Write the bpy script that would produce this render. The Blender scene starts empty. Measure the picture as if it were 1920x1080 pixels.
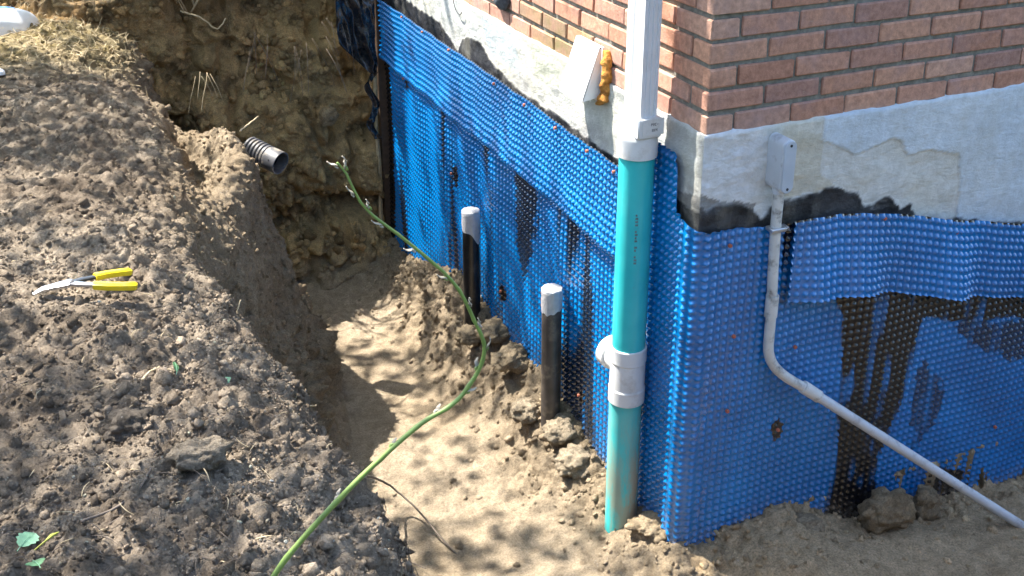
import bpy, math, random
import numpy as np
from mathutils import Vector, Matrix

# ------------------------------------------------------------------ camera, sky, sun, exposure
scene = bpy.context.scene
col = scene.collection
random.seed(7)
RNG = np.random.default_rng(11)

cam_d = bpy.data.cameras.new('camera')
cam = bpy.data.objects.new('camera', cam_d)
col.objects.link(cam)
right = Vector((0.91458, -0.40440, -0.00095))
up = Vector((0.15505, 0.34847, 0.92441))
back = Vector((-0.37350, -0.84559, 0.38141))
m = Matrix((right, up, back)).transposed().to_4x4()
m.translation = Vector((-1.7474, -2.5663, 1.0866))
cam.matrix_world = m
cam_d.sensor_fit = 'HORIZONTAL'
cam_d.sensor_width = 36.0
cam_d.lens = 39.165
cam_d.shift_y = -0.09375
cam_d.clip_start = 0.05
cam_d.clip_end = 500
scene.camera = cam

SUN_TRAVEL = Vector((0.33, -0.396, -0.858)).normalized()
world = bpy.data.worlds.new('World')
scene.world = world
world.use_nodes = True
wn = world.node_tree.nodes
wn.clear()
sky = wn.new('ShaderNodeTexSky')
sky.sky_type = 'NISHITA'
sky.sun_disc = False
sky.sun_elevation = math.asin(-SUN_TRAVEL.z)
sky.sun_rotation = math.atan2(-SUN_TRAVEL.x, -SUN_TRAVEL.y)
sky.air_density = 1.0
sky.dust_density = 1.5
bg = wn.new('ShaderNodeBackground')
bg.inputs['Strength'].default_value = 0.15
wo = wn.new('ShaderNodeOutputWorld')
world.node_tree.links.new(sky.outputs[0], bg.inputs[0])
world.node_tree.links.new(bg.outputs[0], wo.inputs[0])

sun_d = bpy.data.lights.new('sun', 'SUN')
sun_d.energy = 3.8
sun_d.angle = math.radians(0.53)
sun_d.color = (1.0, 0.945, 0.86)
sun = bpy.data.objects.new('sun', sun_d)
sun.rotation_euler = SUN_TRAVEL.to_track_quat('-Z', 'Y').to_euler()
sun.location = (-4, 6, 10)
col.objects.link(sun)

scene.view_settings.view_transform = 'Standard'
scene.view_settings.look = 'None'
scene.view_settings.gamma = 1.0
scene.view_settings.exposure = 2.2
scene.view_settings.use_curve_mapping = False

# ------------------------------------------------------------------ helpers: noise
def _hash(ix, iy, iz, seed):
    h = (ix.astype(np.uint32) * np.uint32(374761393) + iy.astype(np.uint32) * np.uint32(668265263)
         + iz.astype(np.uint32) * np.uint32(2246822519) + np.uint32((seed * 3266489917) & 0xffffffff))
    h = (h ^ (h >> np.uint32(13))) * np.uint32(1274126177)
    h = (h ^ (h >> np.uint32(16))) * np.uint32(2654435761)
    return h ^ (h >> np.uint32(15))


def vn(x, y, z, seed=0):
    """value noise in -1..1"""
    x0 = np.floor(x); y0 = np.floor(y); z0 = np.floor(z)
    fx = (x - x0).astype(np.float32); fy = (y - y0).astype(np.float32); fz = (z - z0).astype(np.float32)
    fx = fx * fx * (3 - 2 * fx); fy = fy * fy * (3 - 2 * fy); fz = fz * fz * (3 - 2 * fz)
    ix = x0.astype(np.int64); iy = y0.astype(np.int64); iz = z0.astype(np.int64)
    r = 0
    for a in (0, 1):
        wx = fx if a else 1 - fx
        for b in (0, 1):
            wy = fy if b else 1 - fy
            for c in (0, 1):
                wz = fz if c else 1 - fz
                r = r + wx * wy * wz * (_hash(ix + a, iy + b, iz + c, seed).astype(np.float32) / np.float32(4294967295.0))
    return r * 2 - 1


def fbm(x, y, z, scale, octaves=4, seed=0, gain=0.5):
    r = 0; a = 1.0; t = 0
    for k in range(octaves):
        s = 2.03 ** k / scale
        r = r + a * vn(x * s + 17.3 * k, y * s + 5.1 * k, z * s + 9.7 * k, seed + k)
        t += a; a *= gain
    return r / t


def worley(x, y, z, scale, seed=0):
    """distance to nearest jittered point, in cell units"""
    x = x / scale; y = y / scale; z = z / scale
    ix = np.floor(x).astype(np.int64); iy = np.floor(y).astype(np.int64); iz = np.floor(z).astype(np.int64)
    best = np.full(x.shape, 9.0, np.float32)
    for a in (-1, 0, 1):
        for b in (-1, 0, 1):
            for c in (-1, 0, 1):
                h = _hash(ix + a, iy + b, iz + c, seed)
                px = ix + a + (h & np.uint32(1023)).astype(np.float32) / 1023
                py = iy + b + ((h >> np.uint32(10)) & np.uint32(1023)).astype(np.float32) / 1023
                pz = iz + c + ((h >> np.uint32(20)) & np.uint32(1023)).astype(np.float32) / 1023
                d = (px - x) ** 2 + (py - y) ** 2 + (pz - z) ** 2
                np.minimum(best, d, out=best)
    return np.sqrt(best)


def sstep(a, b, x):
    t = np.clip((x - a) / (b - a), 0, 1)
    return t * t * (3 - 2 * t)


def in_poly(px, py, poly):
    r = np.zeros(px.shape, bool)
    n = len(poly)
    for i in range(n):
        x1, y1 = poly[i]; x2, y2 = poly[(i + 1) % n]
        c = ((y1 > py) != (y2 > py)) & (px < (x2 - x1) * (py - y1) / (y2 - y1 + 1e-12) + x1)
        r ^= c
    return r

# ------------------------------------------------------------------ helpers: objects
def tag(o, label=None, cat=None, group=None, kind=None):
    if label: o['label'] = label
    if cat: o['category'] = cat
    if group: o['group'] = group
    if kind: o['kind'] = kind
    return o


def mesh_np(name, v, f, smooth=True):
    me = bpy.data.meshes.new(name)
    v = np.ascontiguousarray(v, np.float32); f = np.ascontiguousarray(f, np.int32)
    k = f.shape[1]
    me.vertices.add(len(v)); me.vertices.foreach_set('co', v.ravel())
    me.loops.add(f.size); me.loops.foreach_set('vertex_index', f.ravel())
    me.polygons.add(len(f))
    me.polygons.foreach_set('loop_start', np.arange(0, f.size, k, dtype=np.int32))
    if smooth: me.polygons.foreach_set('use_smooth', np.ones(len(f), bool))
    me.update(calc_edges=True)
    return me


def vcol(me, name, rgb):
    a = me.attributes.new(name, 'FLOAT_COLOR', 'POINT')
    c = np.ones((len(me.vertices), 4), np.float32); c[:, :3] = rgb
    a.data.foreach_set('color', c.ravel())


def vfloat(me, name, val):
    a = me.attributes.new(name, 'FLOAT', 'POINT')
    a.data.foreach_set('value', np.ascontiguousarray(val, np.float32))


def link(name, me, mat, parent=None):
    o = bpy.data.objects.new(name, me)
    if me is not None and mat is not None and not me.materials: me.materials.append(mat)
    col.objects.link(o)
    if parent is not None: o.parent = parent
    return o


def empty(name, loc=(0, 0, 0)):
    o = bpy.data.objects.new(name, None)
    o.location = loc
    col.objects.link(o)
    return o


class MB:
    """collects shapes in WORLD coordinates; build() links them as one mesh object"""
    def __init__(s): s.v = []; s.f = []

    def add(s, v, f):
        n = len(s.v)
        s.v += [tuple(p) for p in v]
        s.f += [tuple(i + n for i in q) for q in f]
        return s

    def box(s, lo, hi, bev=0.0):
        if bev <= 0:
            x0, y0, z0 = lo; x1, y1, z1 = hi
            v = [(x0, y0, z0), (x1, y0, z0), (x1, y1, z0), (x0, y1, z0), (x0, y0, z1), (x1, y0, z1), (x1, y1, z1), (x0, y1, z1)]
            return s.add(v, [(0, 3, 2, 1), (4, 5, 6, 7), (0, 1, 5, 4), (1, 2, 6, 5), (2, 3, 7, 6), (3, 0, 4, 7)])
        c = [(a + b) / 2 for a, b in zip(lo, hi)]; h = [(b - a) / 2 for a, b in zip(lo, hi)]
        v = []; idx = {}
        for sx in (-1, 1):
            for sy in (-1, 1):
                for sz in (-1, 1):
                    for k in range(3):
                        p = [c[i] + (sx, sy, sz)[i] * (h[i] - (0 if i == k else bev)) for i in range(3)]
                        idx[(sx, sy, sz, k)] = len(v); v.append(p)
        f = []
        for k in range(3):
            a, b = [(1, 2), (2, 0), (0, 1)][k]
            for sg in (-1, 1):
                q = []
                for (sa, sb) in ((-1, -1), (1, -1), (1, 1), (-1, 1)):
                    t = [0, 0, 0]; t[k] = sg; t[a] = sa; t[b] = sb
                    q.append(idx[(*t, k)])
                f.append(q if sg > 0 else q[::-1])
        for k in range(3):     # edges along axis k
            a, b = [(1, 2), (2, 0), (0, 1)][k]
            for sa in (-1, 1):
                for sb in (-1, 1):
                    t0 = [0, 0, 0]; t0[k] = -1; t0[a] = sa; t0[b] = sb
                    t1 = list(t0); t1[k] = 1
                    q = [idx[(*t0, a)], idx[(*t1, a)], idx[(*t1, b)], idx[(*t0, b)]]
                    f.append(q)
        for sx in (-1, 1):
            for sy in (-1, 1):
                for sz in (-1, 1):
                    f.append([idx[(sx, sy, sz, k)] for k in range(3)])
        return s.add(v, f)

    def tube(s, pts, rad, n=16, caps=True, squash=None):
        pts = [Vector(p) for p in pts]
        if not hasattr(rad, '__len__'): rad = [rad] * len(pts)
        nrm = None; rings = []; v = []; f = []
        for i, p in enumerate(pts):
            if i == 0: t = pts[1] - p
            elif i == len(pts) - 1: t = p - pts[i - 1]
            else: t = (pts[i + 1] - pts[i]).normalized() + (p - pts[i - 1]).normalized()
            if t.length < 1e-9: t = pts[min(i + 2, len(pts) - 1)] - pts[max(i - 2, 0)]
            t.normalize()
            if nrm is None:
                nrm = t.cross(Vector((0.31, 0.2, 0.93)))
                if nrm.length < .1: nrm = t.cross(Vector((1, 0, 0)))
                nrm.normalize()
            else:
                nrm = (nrm - t * nrm.dot(t)).normalized()
            b = t.cross(nrm)
            for k in range(n):
                a = 2 * math.pi * k / n
                v.append(p + (nrm * math.cos(a) + b * math.sin(a)) * rad[i])
        for i in range(len(pts) - 1):
            for k in range(n):
                k2 = (k + 1) % n
                f.append((i * n + k, i * n + k2, (i + 1) * n + k2, (i + 1) * n + k))
        if caps:
            f.append(tuple(range(n))[::-1]); f.append(tuple((len(pts) - 1) * n + k for k in range(n)))
        return s.add(v, f)

    def lathe(s, base, axis, prof, n=28):
        """prof: list of (height along axis, radius)"""
        base = Vector(base); ax = Vector(axis).normalized()
        pts = [base + ax * h for h, r in prof]
        u = ax.cross(Vector((0.3, 0.2, 0.9)))
        if u.length < .2: u = ax.cross(Vector((1, 0, 0)))
        u.normalize(); w = ax.cross(u)
        v = []; f = []
        for p, (h, r) in zip(pts, prof):
            for k in range(n):
                a = 2 * math.pi * k / n
                v.append(p + (u * math.cos(a) + w * math.sin(a)) * max(r, 1e-5))
        for i in range(len(prof) - 1):
            for k in range(n):
                k2 = (k + 1) % n
                f.append((i * n + k, i * n + k2, (i + 1) * n + k2, (i + 1) * n + k))
        return s.add(v, f)

    def build(s, name, mat, parent=None, smooth=True, angle=38):
        loc = Vector(parent.matrix_basis.translation) if parent is not None else Vector((0, 0, 0))
        g = parent.parent if parent is not None else None
        while g is not None:
            loc += Vector(g.matrix_basis.translation); g = g.parent
        me = bpy.data.meshes.new(name)
        me.from_pydata([tuple(Vector(p) - loc) for p in s.v], [], s.f)
        me.update()
        o = link(name, me, mat, parent)
        if smooth:
            for p in me.polygons: p.use_smooth = True
            if angle: sharp(me, angle)
        return o


def sharp(me, deg):
    import bmesh
    bm = bmesh.new(); bm.from_mesh(me)
    bmesh.ops.recalc_face_normals(bm, faces=bm.faces)
    lim = math.radians(deg)
    for e in bm.edges:
        if len(e.link_faces) == 2 and e.calc_face_angle(0) > lim: e.smooth = False
    bm.to_mesh(me); bm.free()

# ------------------------------------------------------------------ helpers: materials
class Mat:
    def __init__(s, name, base=(.5, .5, .5), rough=.6, spec=.5, metal=0.0):
        s.m = bpy.data.materials.new(name); s.m.use_nodes = True
        s.n = s.m.node_tree.nodes; s.l = s.m.node_tree.links
        s.b = s.n['Principled BSDF']
        s.b.inputs['Base Color'].default_value = (*base, 1)
        s.b.inputs['Roughness'].default_value = rough
        s.b.inputs['Specular IOR Level'].default_value = spec
        s.b.inputs['Metallic'].default_value = metal
        s.bump = None

    def node(s, t, **kw):
        n = s.n.new(t)
        for k, v in kw.items(): setattr(n, k, v)
        return n

    def coord(s, world=False):
        if world:
            g = s.node('ShaderNodeNewGeometry'); return g.outputs['Position']
        return s.node('ShaderNodeTexCoord').outputs['Object']

    def noise(s, scale, detail=4, rough=.55, world=True, stretch=None, w=None):
        v = s.coord(world)
        if stretch:
            mp = s.node('ShaderNodeMapping'); s.l.new(v, mp.inputs[0]); mp.inputs['Scale'].default_value = stretch; v = mp.outputs[0]
        n = s.node('ShaderNodeTexNoise'); s.l.new(v, n.inputs['Vector'])
        n.inputs['Scale'].default_value = scale; n.inputs['Detail'].default_value = detail; n.inputs['Roughness'].default_value = rough
        return n.outputs['Fac']

    def ramp(s, fac, stops):
        r = s.node('ShaderNodeValToRGB'); s.l.new(fac, r.inputs[0])
        e = r.color_ramp.elements
        while len(e) < len(stops): e.new(.5)
        for q, (p, c) in zip(e, stops):
            q.position = p; q.color = (*c, 1) if len(c) == 3 else c
        return r.outputs[0]

    def attr(s, name, out='Color'):
        a = s.node('ShaderNodeAttribute'); a.attribute_name = name
        return a.outputs[out]

    def mix(s, fac, a, b, mode='MIX'):
        x = s.node('ShaderNodeMix', data_type='RGBA', blend_type=mode)
        for sock, val in ((x.inputs[0], fac), (x.inputs[6], a), (x.inputs[7], b)):
            if isinstance(val, (int, float)): sock.default_value = val
            elif isinstance(val, tuple): sock.default_value = (*val, 1)
            else: s.l.new(val, sock)
        return x.outputs[2]

    def math(s, op, a, b=0.0):
        x = s.node('ShaderNodeMath', operation=op)
        for sock, val in ((x.inputs[0], a), (x.inputs[1], b)):
            if isinstance(val, (int, float)): sock.default_value = val
            else: s.l.new(val, sock)
        return x.outputs[0]

    def mapr(s, v, a, b, c, d):
        x = s.node('ShaderNodeMapRange')
        s.l.new(v, x.inputs[0])
        for i, q in enumerate((a, b, c, d)): x.inputs[i + 1].default_value = q
        return x.outputs[0]

    def base(s, c): s.l.new(c, s.b.inputs['Base Color'])
    def rough(s, c): s.l.new(c, s.b.inputs['Roughness'])

    def addbump(s, h, dist, strength=1.0):
        b = s.node('ShaderNodeBump'); b.inputs['Distance'].default_value = dist; b.inputs['Strength'].default_value = strength
        s.l.new(h, b.inputs['Height'])
        if s.bump: s.l.new(s.bump, b.inputs['Normal'])
        s.bump = b.outputs[0]; s.l.new(s.bump, s.b.inputs['Normal'])


def simple(name, c, rough=.6, var=.15, scale=30, spec=.5, metal=0, dirt=None, dirt_amt=.5, bump=0, dscale=12):
    M = Mat(name, c, rough, spec, metal)
    hi = tuple(min(1, q * (1 + var)) for q in c); lo = tuple(q * (1 - var) for q in c)
    cc = M.ramp(M.noise(scale), [(.3, lo), (.7, hi)])
    if dirt:
        f = M.mapr(M.noise(dscale, 6, .65), .52, .7, 0, dirt_amt)
        cc = M.mix(f, cc, dirt)
        M.rough(M.mapr(f, 0, 1, rough, min(1, rough + .4)))
    M.base(cc)
    if bump: M.addbump(M.noise(scale * 3), bump)
    return M.m

# --- soil: vertex colour gives the earth's colour, noise gives grain
def soil_mat(name):
    M = Mat(name, rough=.95, spec=.15)
    g = M.ramp(M.noise(140, 5, .7), [(.28, (.55, .53, .5)), (.5, (1, 1, 1)), (.72, (1.4, 1.38, 1.34))])
    c = M.mix(1.0, M.attr('soil'), g, 'MULTIPLY')
    g2 = M.ramp(M.noise(22, 5, .6), [(.3, (.75, .74, .72)), (.7, (1.2, 1.2, 1.2))])
    c = M.mix(1.0, c, g2, 'MULTIPLY')
    v = M.node('ShaderNodeTexVoronoi'); M.l.new(M.coord(True), v.inputs['Vector']); v.inputs['Scale'].default_value = 95
    peb = M.mapr(v.outputs['Distance'], .16, .22, 1, 0)
    sel = M.mapr(M.noise(60, 2), .56, .6, 0, 1)
    c = M.mix(M.math('MULTIPLY', M.math('MULTIPLY', peb, sel), .55), c, (.55, .5, .44))
    M.base(c)
    M.addbump(M.noise(80, 6, .75), .018, 1.0)
    M.addbump(M.noise(210, 5, .75), .010, 1.0)
    M.addbump(M.noise(450, 4, .7), .0025, 1.0)
    return M.m


SOIL = soil_mat('soil')
MORTAR = simple('mortar', (.22, .215, .185), .95, .3, 60, .2, bump=.002)

# --- brick: a seed per object shifts the tone
def brick_mat():
    M = Mat('red_brick', rough=.88, spec=.25)
    oi = M.node('ShaderNodeObjectInfo')
    c = M.ramp(oi.outputs['Random'], [(0, (.45, .225, .15)), (.25, (.58, .32, .215)), (.5, (.52, .275, .19)), (.75, (.40, .225, .175)), (1, (.62, .37, .265))])
    n = M.ramp(M.noise(45, 6, .65), [(.3, (.68, .66, .66)), (.55, (1, 1, 1)), (.75, (1.28, 1.27, 1.26))])
    c = M.mix(1.0, c, n, 'MULTIPLY')
    n2 = M.mapr(M.noise(9, 3, .6), .5, .72, 0, .4)
    c = M.mix(n2, c, (.35, .25, .25))
    moss = M.math('MULTIPLY', M.attr('moss', 'Fac'), M.mapr(M.noise(12, 4), .35, .7, .2, 1))
    c = M.mix(moss, c, (.22, .2, .08))
    chip = M.mapr(M.noise(24, 6, .75, stretch=(1, 1, 2.5)), .62, .70, 0, .65)
    c = M.mix(chip, c, (.5, .42, .34))
    M.base(c)
    M.addbump(M.noise(120, 6, .7), .0025)
    M.addbump(M.noise(500, 3, .6), .0008)
    return M.m


BRICK = brick_mat()

def wall_brick_mat():
    M = Mat('brick_texture', rough=.88, spec=.25)
    b = M.node('ShaderNodeTexBrick')
    mp = M.node('ShaderNodeMapping'); mp.inputs['Rotation'].default_value = (math.pi / 2, 0, 0)
    M.l.new(M.coord(True), mp.inputs[0]); M.l.new(mp.outputs[0], b.inputs['Vector'])
    b.inputs['Scale'].default_value = 1; b.inputs['Brick Width'].default_value = .203; b.inputs['Row Height'].default_value = .0708
    b.inputs['Mortar Size'].default_value = .005
    b.inputs['Color1'].default_value = (.4, .2, .15, 1); b.inputs['Color2'].default_value = (.34, .17, .12, 1); b.inputs['Mortar'].default_value = (.18, .18, .16, 1)
    M.base(b.outputs['Color'])
    return M.m

WALLTEX = wall_brick_mat()

def parge_mat():
    M = Mat('parged_concrete', rough=.85, spec=.3)
    g = M.ramp(M.noise(30, 6, .65), [(.3, (.82, .82, .8)), (.6, (1, 1, 1)), (.75, (1.12, 1.12, 1.12))])
    c = M.mix(1.0, M.attr('soil'), g, 'MULTIPLY')
    f = M.mapr(M.noise(5, 5, .7, stretch=(1, 1, .35)), .5, .75, 0, .35)
    c = M.mix(f, c, (.5, .47, .38))
    M.base(c)
    M.rough(M.mapr(M.attr('tar', 'Fac'), 0, 1, .85, .42))
    M.addbump(M.noise(55, 6, .7, stretch=(.8, .8, 1.3)), .006)
    M.addbump(M.noise(400, 3, .6), .001)
    return M.m

PARGE = parge_mat()

def membrane_mat():
    M = Mat('blue_dimple_plastic', rough=.2, spec=.5)
    M.b.inputs['IOR'].default_value = 1.55
    M.b.inputs['Coat Weight'].default_value = 0.75
    M.b.inputs['Coat IOR'].default_value = 1.65
    M.b.inputs['Coat Roughness'].default_value = .06
    n = M.ramp(M.noise(3.5, 3), [(.3, (.0001, .125, .37)), (.7, (.0002, .195, .54))])
    c = M.mix(M.attr('tar', 'Fac'), n, (.006, .006, .009))
    mud = M.math('MULTIPLY', M.attr('mud', 'Fac'), M.mapr(M.noise(45, 5, .7), .42, .62, 0, 1))
    c = M.mix(mud, c, (.26, .21, .15))
    spk = M.mapr(M.noise(75, 3, .6), .74, .78, 0, .7)
    c = M.mix(spk, c, (.3, .26, .21))
    M.base(c)
    r = M.mapr(M.noise(14, 4), .3, .7, .12, .22)
    M.rough(M.math('ADD', r, M.math('MULTIPLY', mud, .45)))
    return M.m

MEMBRANE = membrane_mat()
WHITE_ALU = simple('white_painted_metal', (.78, .79, .8), .35, .04, 8, dirt=(.45, .42, .37), dirt_amt=.25)
WHITE_PVC = simple('white_pvc', (.72, .72, .70), .4, .05, 10, dirt=(.4, .36, .3), dirt_amt=.5, dscale=16)
GREY_PVC = simple('grey_pvc_conduit', (.56, .59, .62), .45, .06, 10, dirt=(.14, .12, .1), dirt_amt=.6, dscale=14)
GREY_LID = simple('grey_pvc_cover', (.46, .51, .57), .4, .05, 20)
DIRTY_PVC = simple('stained_pvc_conduit', (.60, .60, .57), .55, .1, 20, dirt=(.10, .085, .07), dirt_amt=.85, dscale=22)
BLACK_PIPE = simple('black_abs_pipe', (.012, .012, .013), .28, .3, 20, dirt=(.2, .16, .12), dirt_amt=.28)
BROWN_PIPE = simple('dusty_dark_pipe', (.05, .043, .04), .4, .3, 20, dirt=(.26, .21, .15), dirt_amt=.6)
TAPE = simple('silver_duct_tape', (.46, .46, .48), .42, .12, 40, metal=.25, bump=.003)
BLACK_VOID = simple('dark_pipe_bore', (.01, .01, .01), .8, .2)
CORR = simple('grey_drain_pipe', (.085, .085, .092), .5, .12, 30, dirt=(.4, .33, .24), dirt_amt=.75, dscale=18)
FOAM = simple('orange_expanding_foam', (.52, .235, .05), .8, .35, 50, .3, dirt=(.2, .07, .015), dirt_amt=.8, dscale=28, bump=.006)
STEEL = simple('pliers_steel', (.42, .42, .44), .3, .2, 60, metal=.85, dirt=(.08, .07, .06), dirt_amt=.5, dscale=40)
DARK_STEEL = simple('dark_pliers_steel', (.06, .065, .075), .35, .2, 60, metal=.6)
YELLOW = simple('yellow_vinyl_grip', (.72, .53, .012), .32, .06, 30, dirt=(.3, .22, .08), dirt_amt=.35, dscale=40)
WOOD_PALE = simple('weathered_pale_wood', (.4, .3, .17), .85, .3, 40)
WOOD_DARK = simple('wet_brown_board', (.06, .035, .02), .6, .3, 40)
BLACK_FILM = simple('black_plastic_film', (.012, .013, .017), .22, .3, 20, .6, dirt=(.2, .17, .13), dirt_amt=.2)
NAIL_RED = simple('copper_nail_head', (.42, .13, .07), .5, .2, 60, metal=.2)
TAR = simple('black_tar', (.008, .008, .01), .5, .3, 40, bump=.004)
ROOT = simple('grey_root_bark', (.15, .12, .095), .9, .25, 80)
STRAW = simple('dry_pale_straw', (.5, .4, .25), .85, .25, 60)
STONE = simple('beige_stone', (.5, .38, .28), .8, .12, 40, bump=.003)
LEAF = simple('fresh_green_leaf', (.11, .26, .10), .5, .25, 60)
LEAF_PALE = simple('pale_green_leaf_underside', (.22, .42, .25), .55, .2, 60)
LEAF_YEL = simple('yellow_green_sprig', (.32, .33, .04), .6, .2, 60)
CANE = simple('green_cane_skin', (.21, .31, .075), .42, .2, 25)
SHEATH = simple('dried_white_sheath', (.42, .37, .29), .8, .15, 60)
BARK = simple('tree_bark', (.11, .085, .06), .95, .3, 20, bump=.01)
SACK = simple('white_plastic_sack', (.8, .82, .84), .5, .03, 6)
SACK_BLUE = simple('blue_plastic_edge', (.05, .2, .55), .5, .1, 10)
INK = simple('grey_print_ink', (.2, .2, .2), .7, .05)

def teal_mat():
    M = Mat('teal_sewer_pipe', rough=.33, spec=.5)
    c = M.ramp(M.noise(6, 3), [(.3, (.03, .50, .51)), (.7, (.06, .60, .60))])
    d = M.attr('mud', 'Fac')
    st = M.math('MULTIPLY', M.mapr(d, 0, 1, .0, 1.0), M.mapr(M.noise(16, 5, .7, stretch=(1, 1, .25)), .38, .54, 0, .9))
    c = M.mix(st, c, (.44, .28, .15))
    sm = M.mapr(M.noise(22, 5, .7), .66, .74, 0, .35)
    c = M.mix(sm, c, (.15, .25, .24))
    fade = M.mapr(M.noise(4, 4, .6, stretch=(1, 1, .4)), .5, .8, 0, .35)
    c = M.mix(fade, c, (.25, .6, .55))
    M.base(c)
    M.rough(M.mapr(st, 0, 1, .33, .8))
    return M.m

TEAL = teal_mat()

# ================================================================== GROUND
def axis(parts):
    r = []
    for a, b, st in parts:
        r += list(np.arange(a, b - st * .4, st))
    return r

gx = [-60, -40, -26, -17, -11, -8, -6.2, -5, -4.3, -3.8, -3.4, -3.15, -3.0] + axis([(-2.9, -2.1, .014), (-2.1, -1.0, .0056), (-1.0, .06, .006), (.06, 1.9, .0095)]) + [1.95, 2.1, 2.4, 2.9, 3.6, 5, 7, 11, 17, 26, 40, 60]
gy = [-60, -40, -26, -17, -11, -7.5, -5.5, -4.2, -3.4, -2.8, -2.4, -2.1, -1.8, -1.6, -1.45] + axis([(-1.35, .8, .0058), (.8, 3.0, .0072), (3.0, 3.9, .012), (3.9, 4.7, .03)]) + [4.75, 4.9, 5.2, 5.6, 6.2, 7, 8.5, 11, 15, 22, 34, 60]
GX = np.array(gx); GY = np.array(gy)
X, Y = np.meshgrid(GX, GY, indexing='ij')

def ground_base(X, Y):
    zero = np.zeros_like(X)
    n1 = fbm(X, Y, zero, .55, 3, 3)
    n2 = fbm(X, Y, zero, .22, 3, 8)
    d = np.maximum(-X, -Y - .35) + .05 * n1 + .025 * n2 - .03 * sstep(.9, .2, Y) * sstep(-.85, -.1, Y) - .03 * sstep(-.2, -.8, Y) - .02 * sstep(2.0, 1.0, Y) - .075 * np.exp(-((Y - .7) / .55) ** 2)
    # far part of the bank bulges into the trench as a ledge
    g = .29 * np.exp(-((Y - 2.1) / .66) ** 2)
    dp = d + g * (1 - sstep(1.12, 1.40, d + g * .5)) * sstep(.48, .80, d)
    s = np.where(Y > 0, -Y, np.maximum(X, 0))
    contact = np.interp(s, [-3.1, -2.45, -1.91, -1.64, -1.35, -1.02, -.77, -.585, -.457, -.24, 0, .12, .356, .55, .75, 1.6],
                        [-1.76, -1.50, -1.30, -1.34, -1.39, -1.34, -1.38, -1.47, -1.46, -1.455, -1.45, -1.5, -1.44, -1.5, -1.6, -1.66])
    mid = np.interp(s, [-3.1, -2, -1, -.3, 0, .12, .356, .75, 1.6], [-1.85, -1.72, -1.63, -1.6, -1.56, -1.53, -1.47, -1.55, -1.62])
    dw = np.maximum(np.maximum(-X, -Y), 0)
    floor = mid + (contact - mid) * np.exp(-(dw / .17) ** 2) + .03 * n1 + .02 * n2 + .012 * fbm(X, Y, zero, .09, 2, 14)
    floor = floor + .10 * np.exp(-((Y - 2.97) / .16) ** 2)
    top = -.31 + .04 * n1 - .05 * sstep(1.75, 1.3, d) + .05 * sstep(2.2, 3.4, Y)
    k = np.interp(dp, [.80, .90, 1.0, 1.12, 1.2, 1.26, 1.31, 1.38, 1.55], [0, .07, .20, .40, .60, .80, .925, .975, 1.0])
    kn = np.interp(d, [.90, .98, 1.06, 1.13, 1.20, 1.29, 1.45], [0, .2, .48, .72, .87, .955, 1.0])
    bn = sstep(1.0, .3, Y)
    k = k + (kn - k) * bn
    bank = floor + (top - floor) * k
    y0 = 3.10 + .09 * fbm(X, zero, Y, .4, 3, 21)
    e = Y - y0 - .28
    etop = -.2 + .22 * sstep(-1.5, -.9, X)
    ke = np.interp(e, [0, .03, .09, .17, .25, .34, .6], [0, .18, .46, .70, .87, .97, 1.0])
    end = floor + (etop - floor) * ke
    H = np.maximum(bank, end)
    return H, d, dw, k, np.where(e > 0, ke, 0), floor

H, GD, GDW, GK, GKE, GF = ground_base(X, Y)
inner = (X > -3.0) & (X < 1.95) & (Y > -1.4) & (Y < 4.75)
P = np.stack([X, Y, H], -1)

def grid_normals(P):
    a = np.gradient(P, axis=0); b = np.gradient(P, axis=1)
    n = np.cross(a, b)
    return n / (np.linalg.norm(n, axis=-1, keepdims=True) + 1e-12)

N = grid_normals(P)
# zones
z_nr = sstep(1.0, .3, Y)
z_top = (sstep(.9, 1.0, GK) * (1 - z_nr) + sstep(.45, .75, GK) * z_nr) * (1 - sstep(.05, .3, GKE))          # humus bank top
z_face = sstep(.03, .2, GK) * (1 - z_top) * (1 - sstep(.02, .15, GKE))
z_end = sstep(.01, .1, GKE)
z_far = sstep(2.45, 3.05, Y) * z_top
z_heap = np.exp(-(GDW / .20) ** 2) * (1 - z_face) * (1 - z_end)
z_floor = np.clip(1 - z_top - z_face - z_end, 0, 1) * (1 - .8 * z_heap)

xi, yi, hi = X[inner], Y[inner], H[inner]
z_tal = np.exp(-((GK - .12) / .11) ** 2) * (GK > .005) * (1 - z_end) * (1 - z_nr * .5) * (Y > -.2)
A1 = (.019 * z_top + .026 * z_face + .050 * z_tal + .034 * z_heap + .055 * z_end + .005 * z_floor)[inner]
A2 = (.0135 * z_top + .016 * z_face + .018 * z_tal + .015 * z_heap + .020 * z_end + .004 * z_floor)[inner]
A3 = (.0075 * z_top + .007 * z_face + .006 * z_heap + .007 * z_end + .0025 * z_floor)[inner]
patch = np.clip(.62 + 1.5 * fbm(xi, yi, hi, .26, 3, 31), .06, 1.6)
w1 = worley(xi + .02 * fbm(xi, yi, hi, .05, 2, 2), yi, hi, .085, 5)
w2 = worley(xi, yi, hi, .032, 6)
disp = A1 * patch * (1.25 - 2.2 * w1 ** 1.4) + A2 * (1.1 - 2.0 * w2 ** 1.4) * np.clip(patch + .2, 0, 1.2)
disp += A3 * 1.6 * fbm(xi, yi, hi, .022, 2, 41)
disp += (.045 * z_end + .02 * z_face)[inner] * fbm(xi, yi * .6, hi * .7, .22, 3, 51)
w0 = worley(xi, yi * .7, hi, .21, 15)
disp += (.010 * z_top)[inner] * (.75 - 1.3 * w0 ** 1.3) + (.018 * z_top)[inner] * fbm(xi, yi, hi, .3, 2, 35)
disp += (.075 * z_end + .03 * z_face)[inner] * (.75 - 1.3 * w0 ** 1.3)
disp += (.04 * z_end)[inner] * (np.abs(vn(xi * 9, yi * 2, hi * 1.5, 77)) - .4)      # vertical ribs of the cut end
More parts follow.
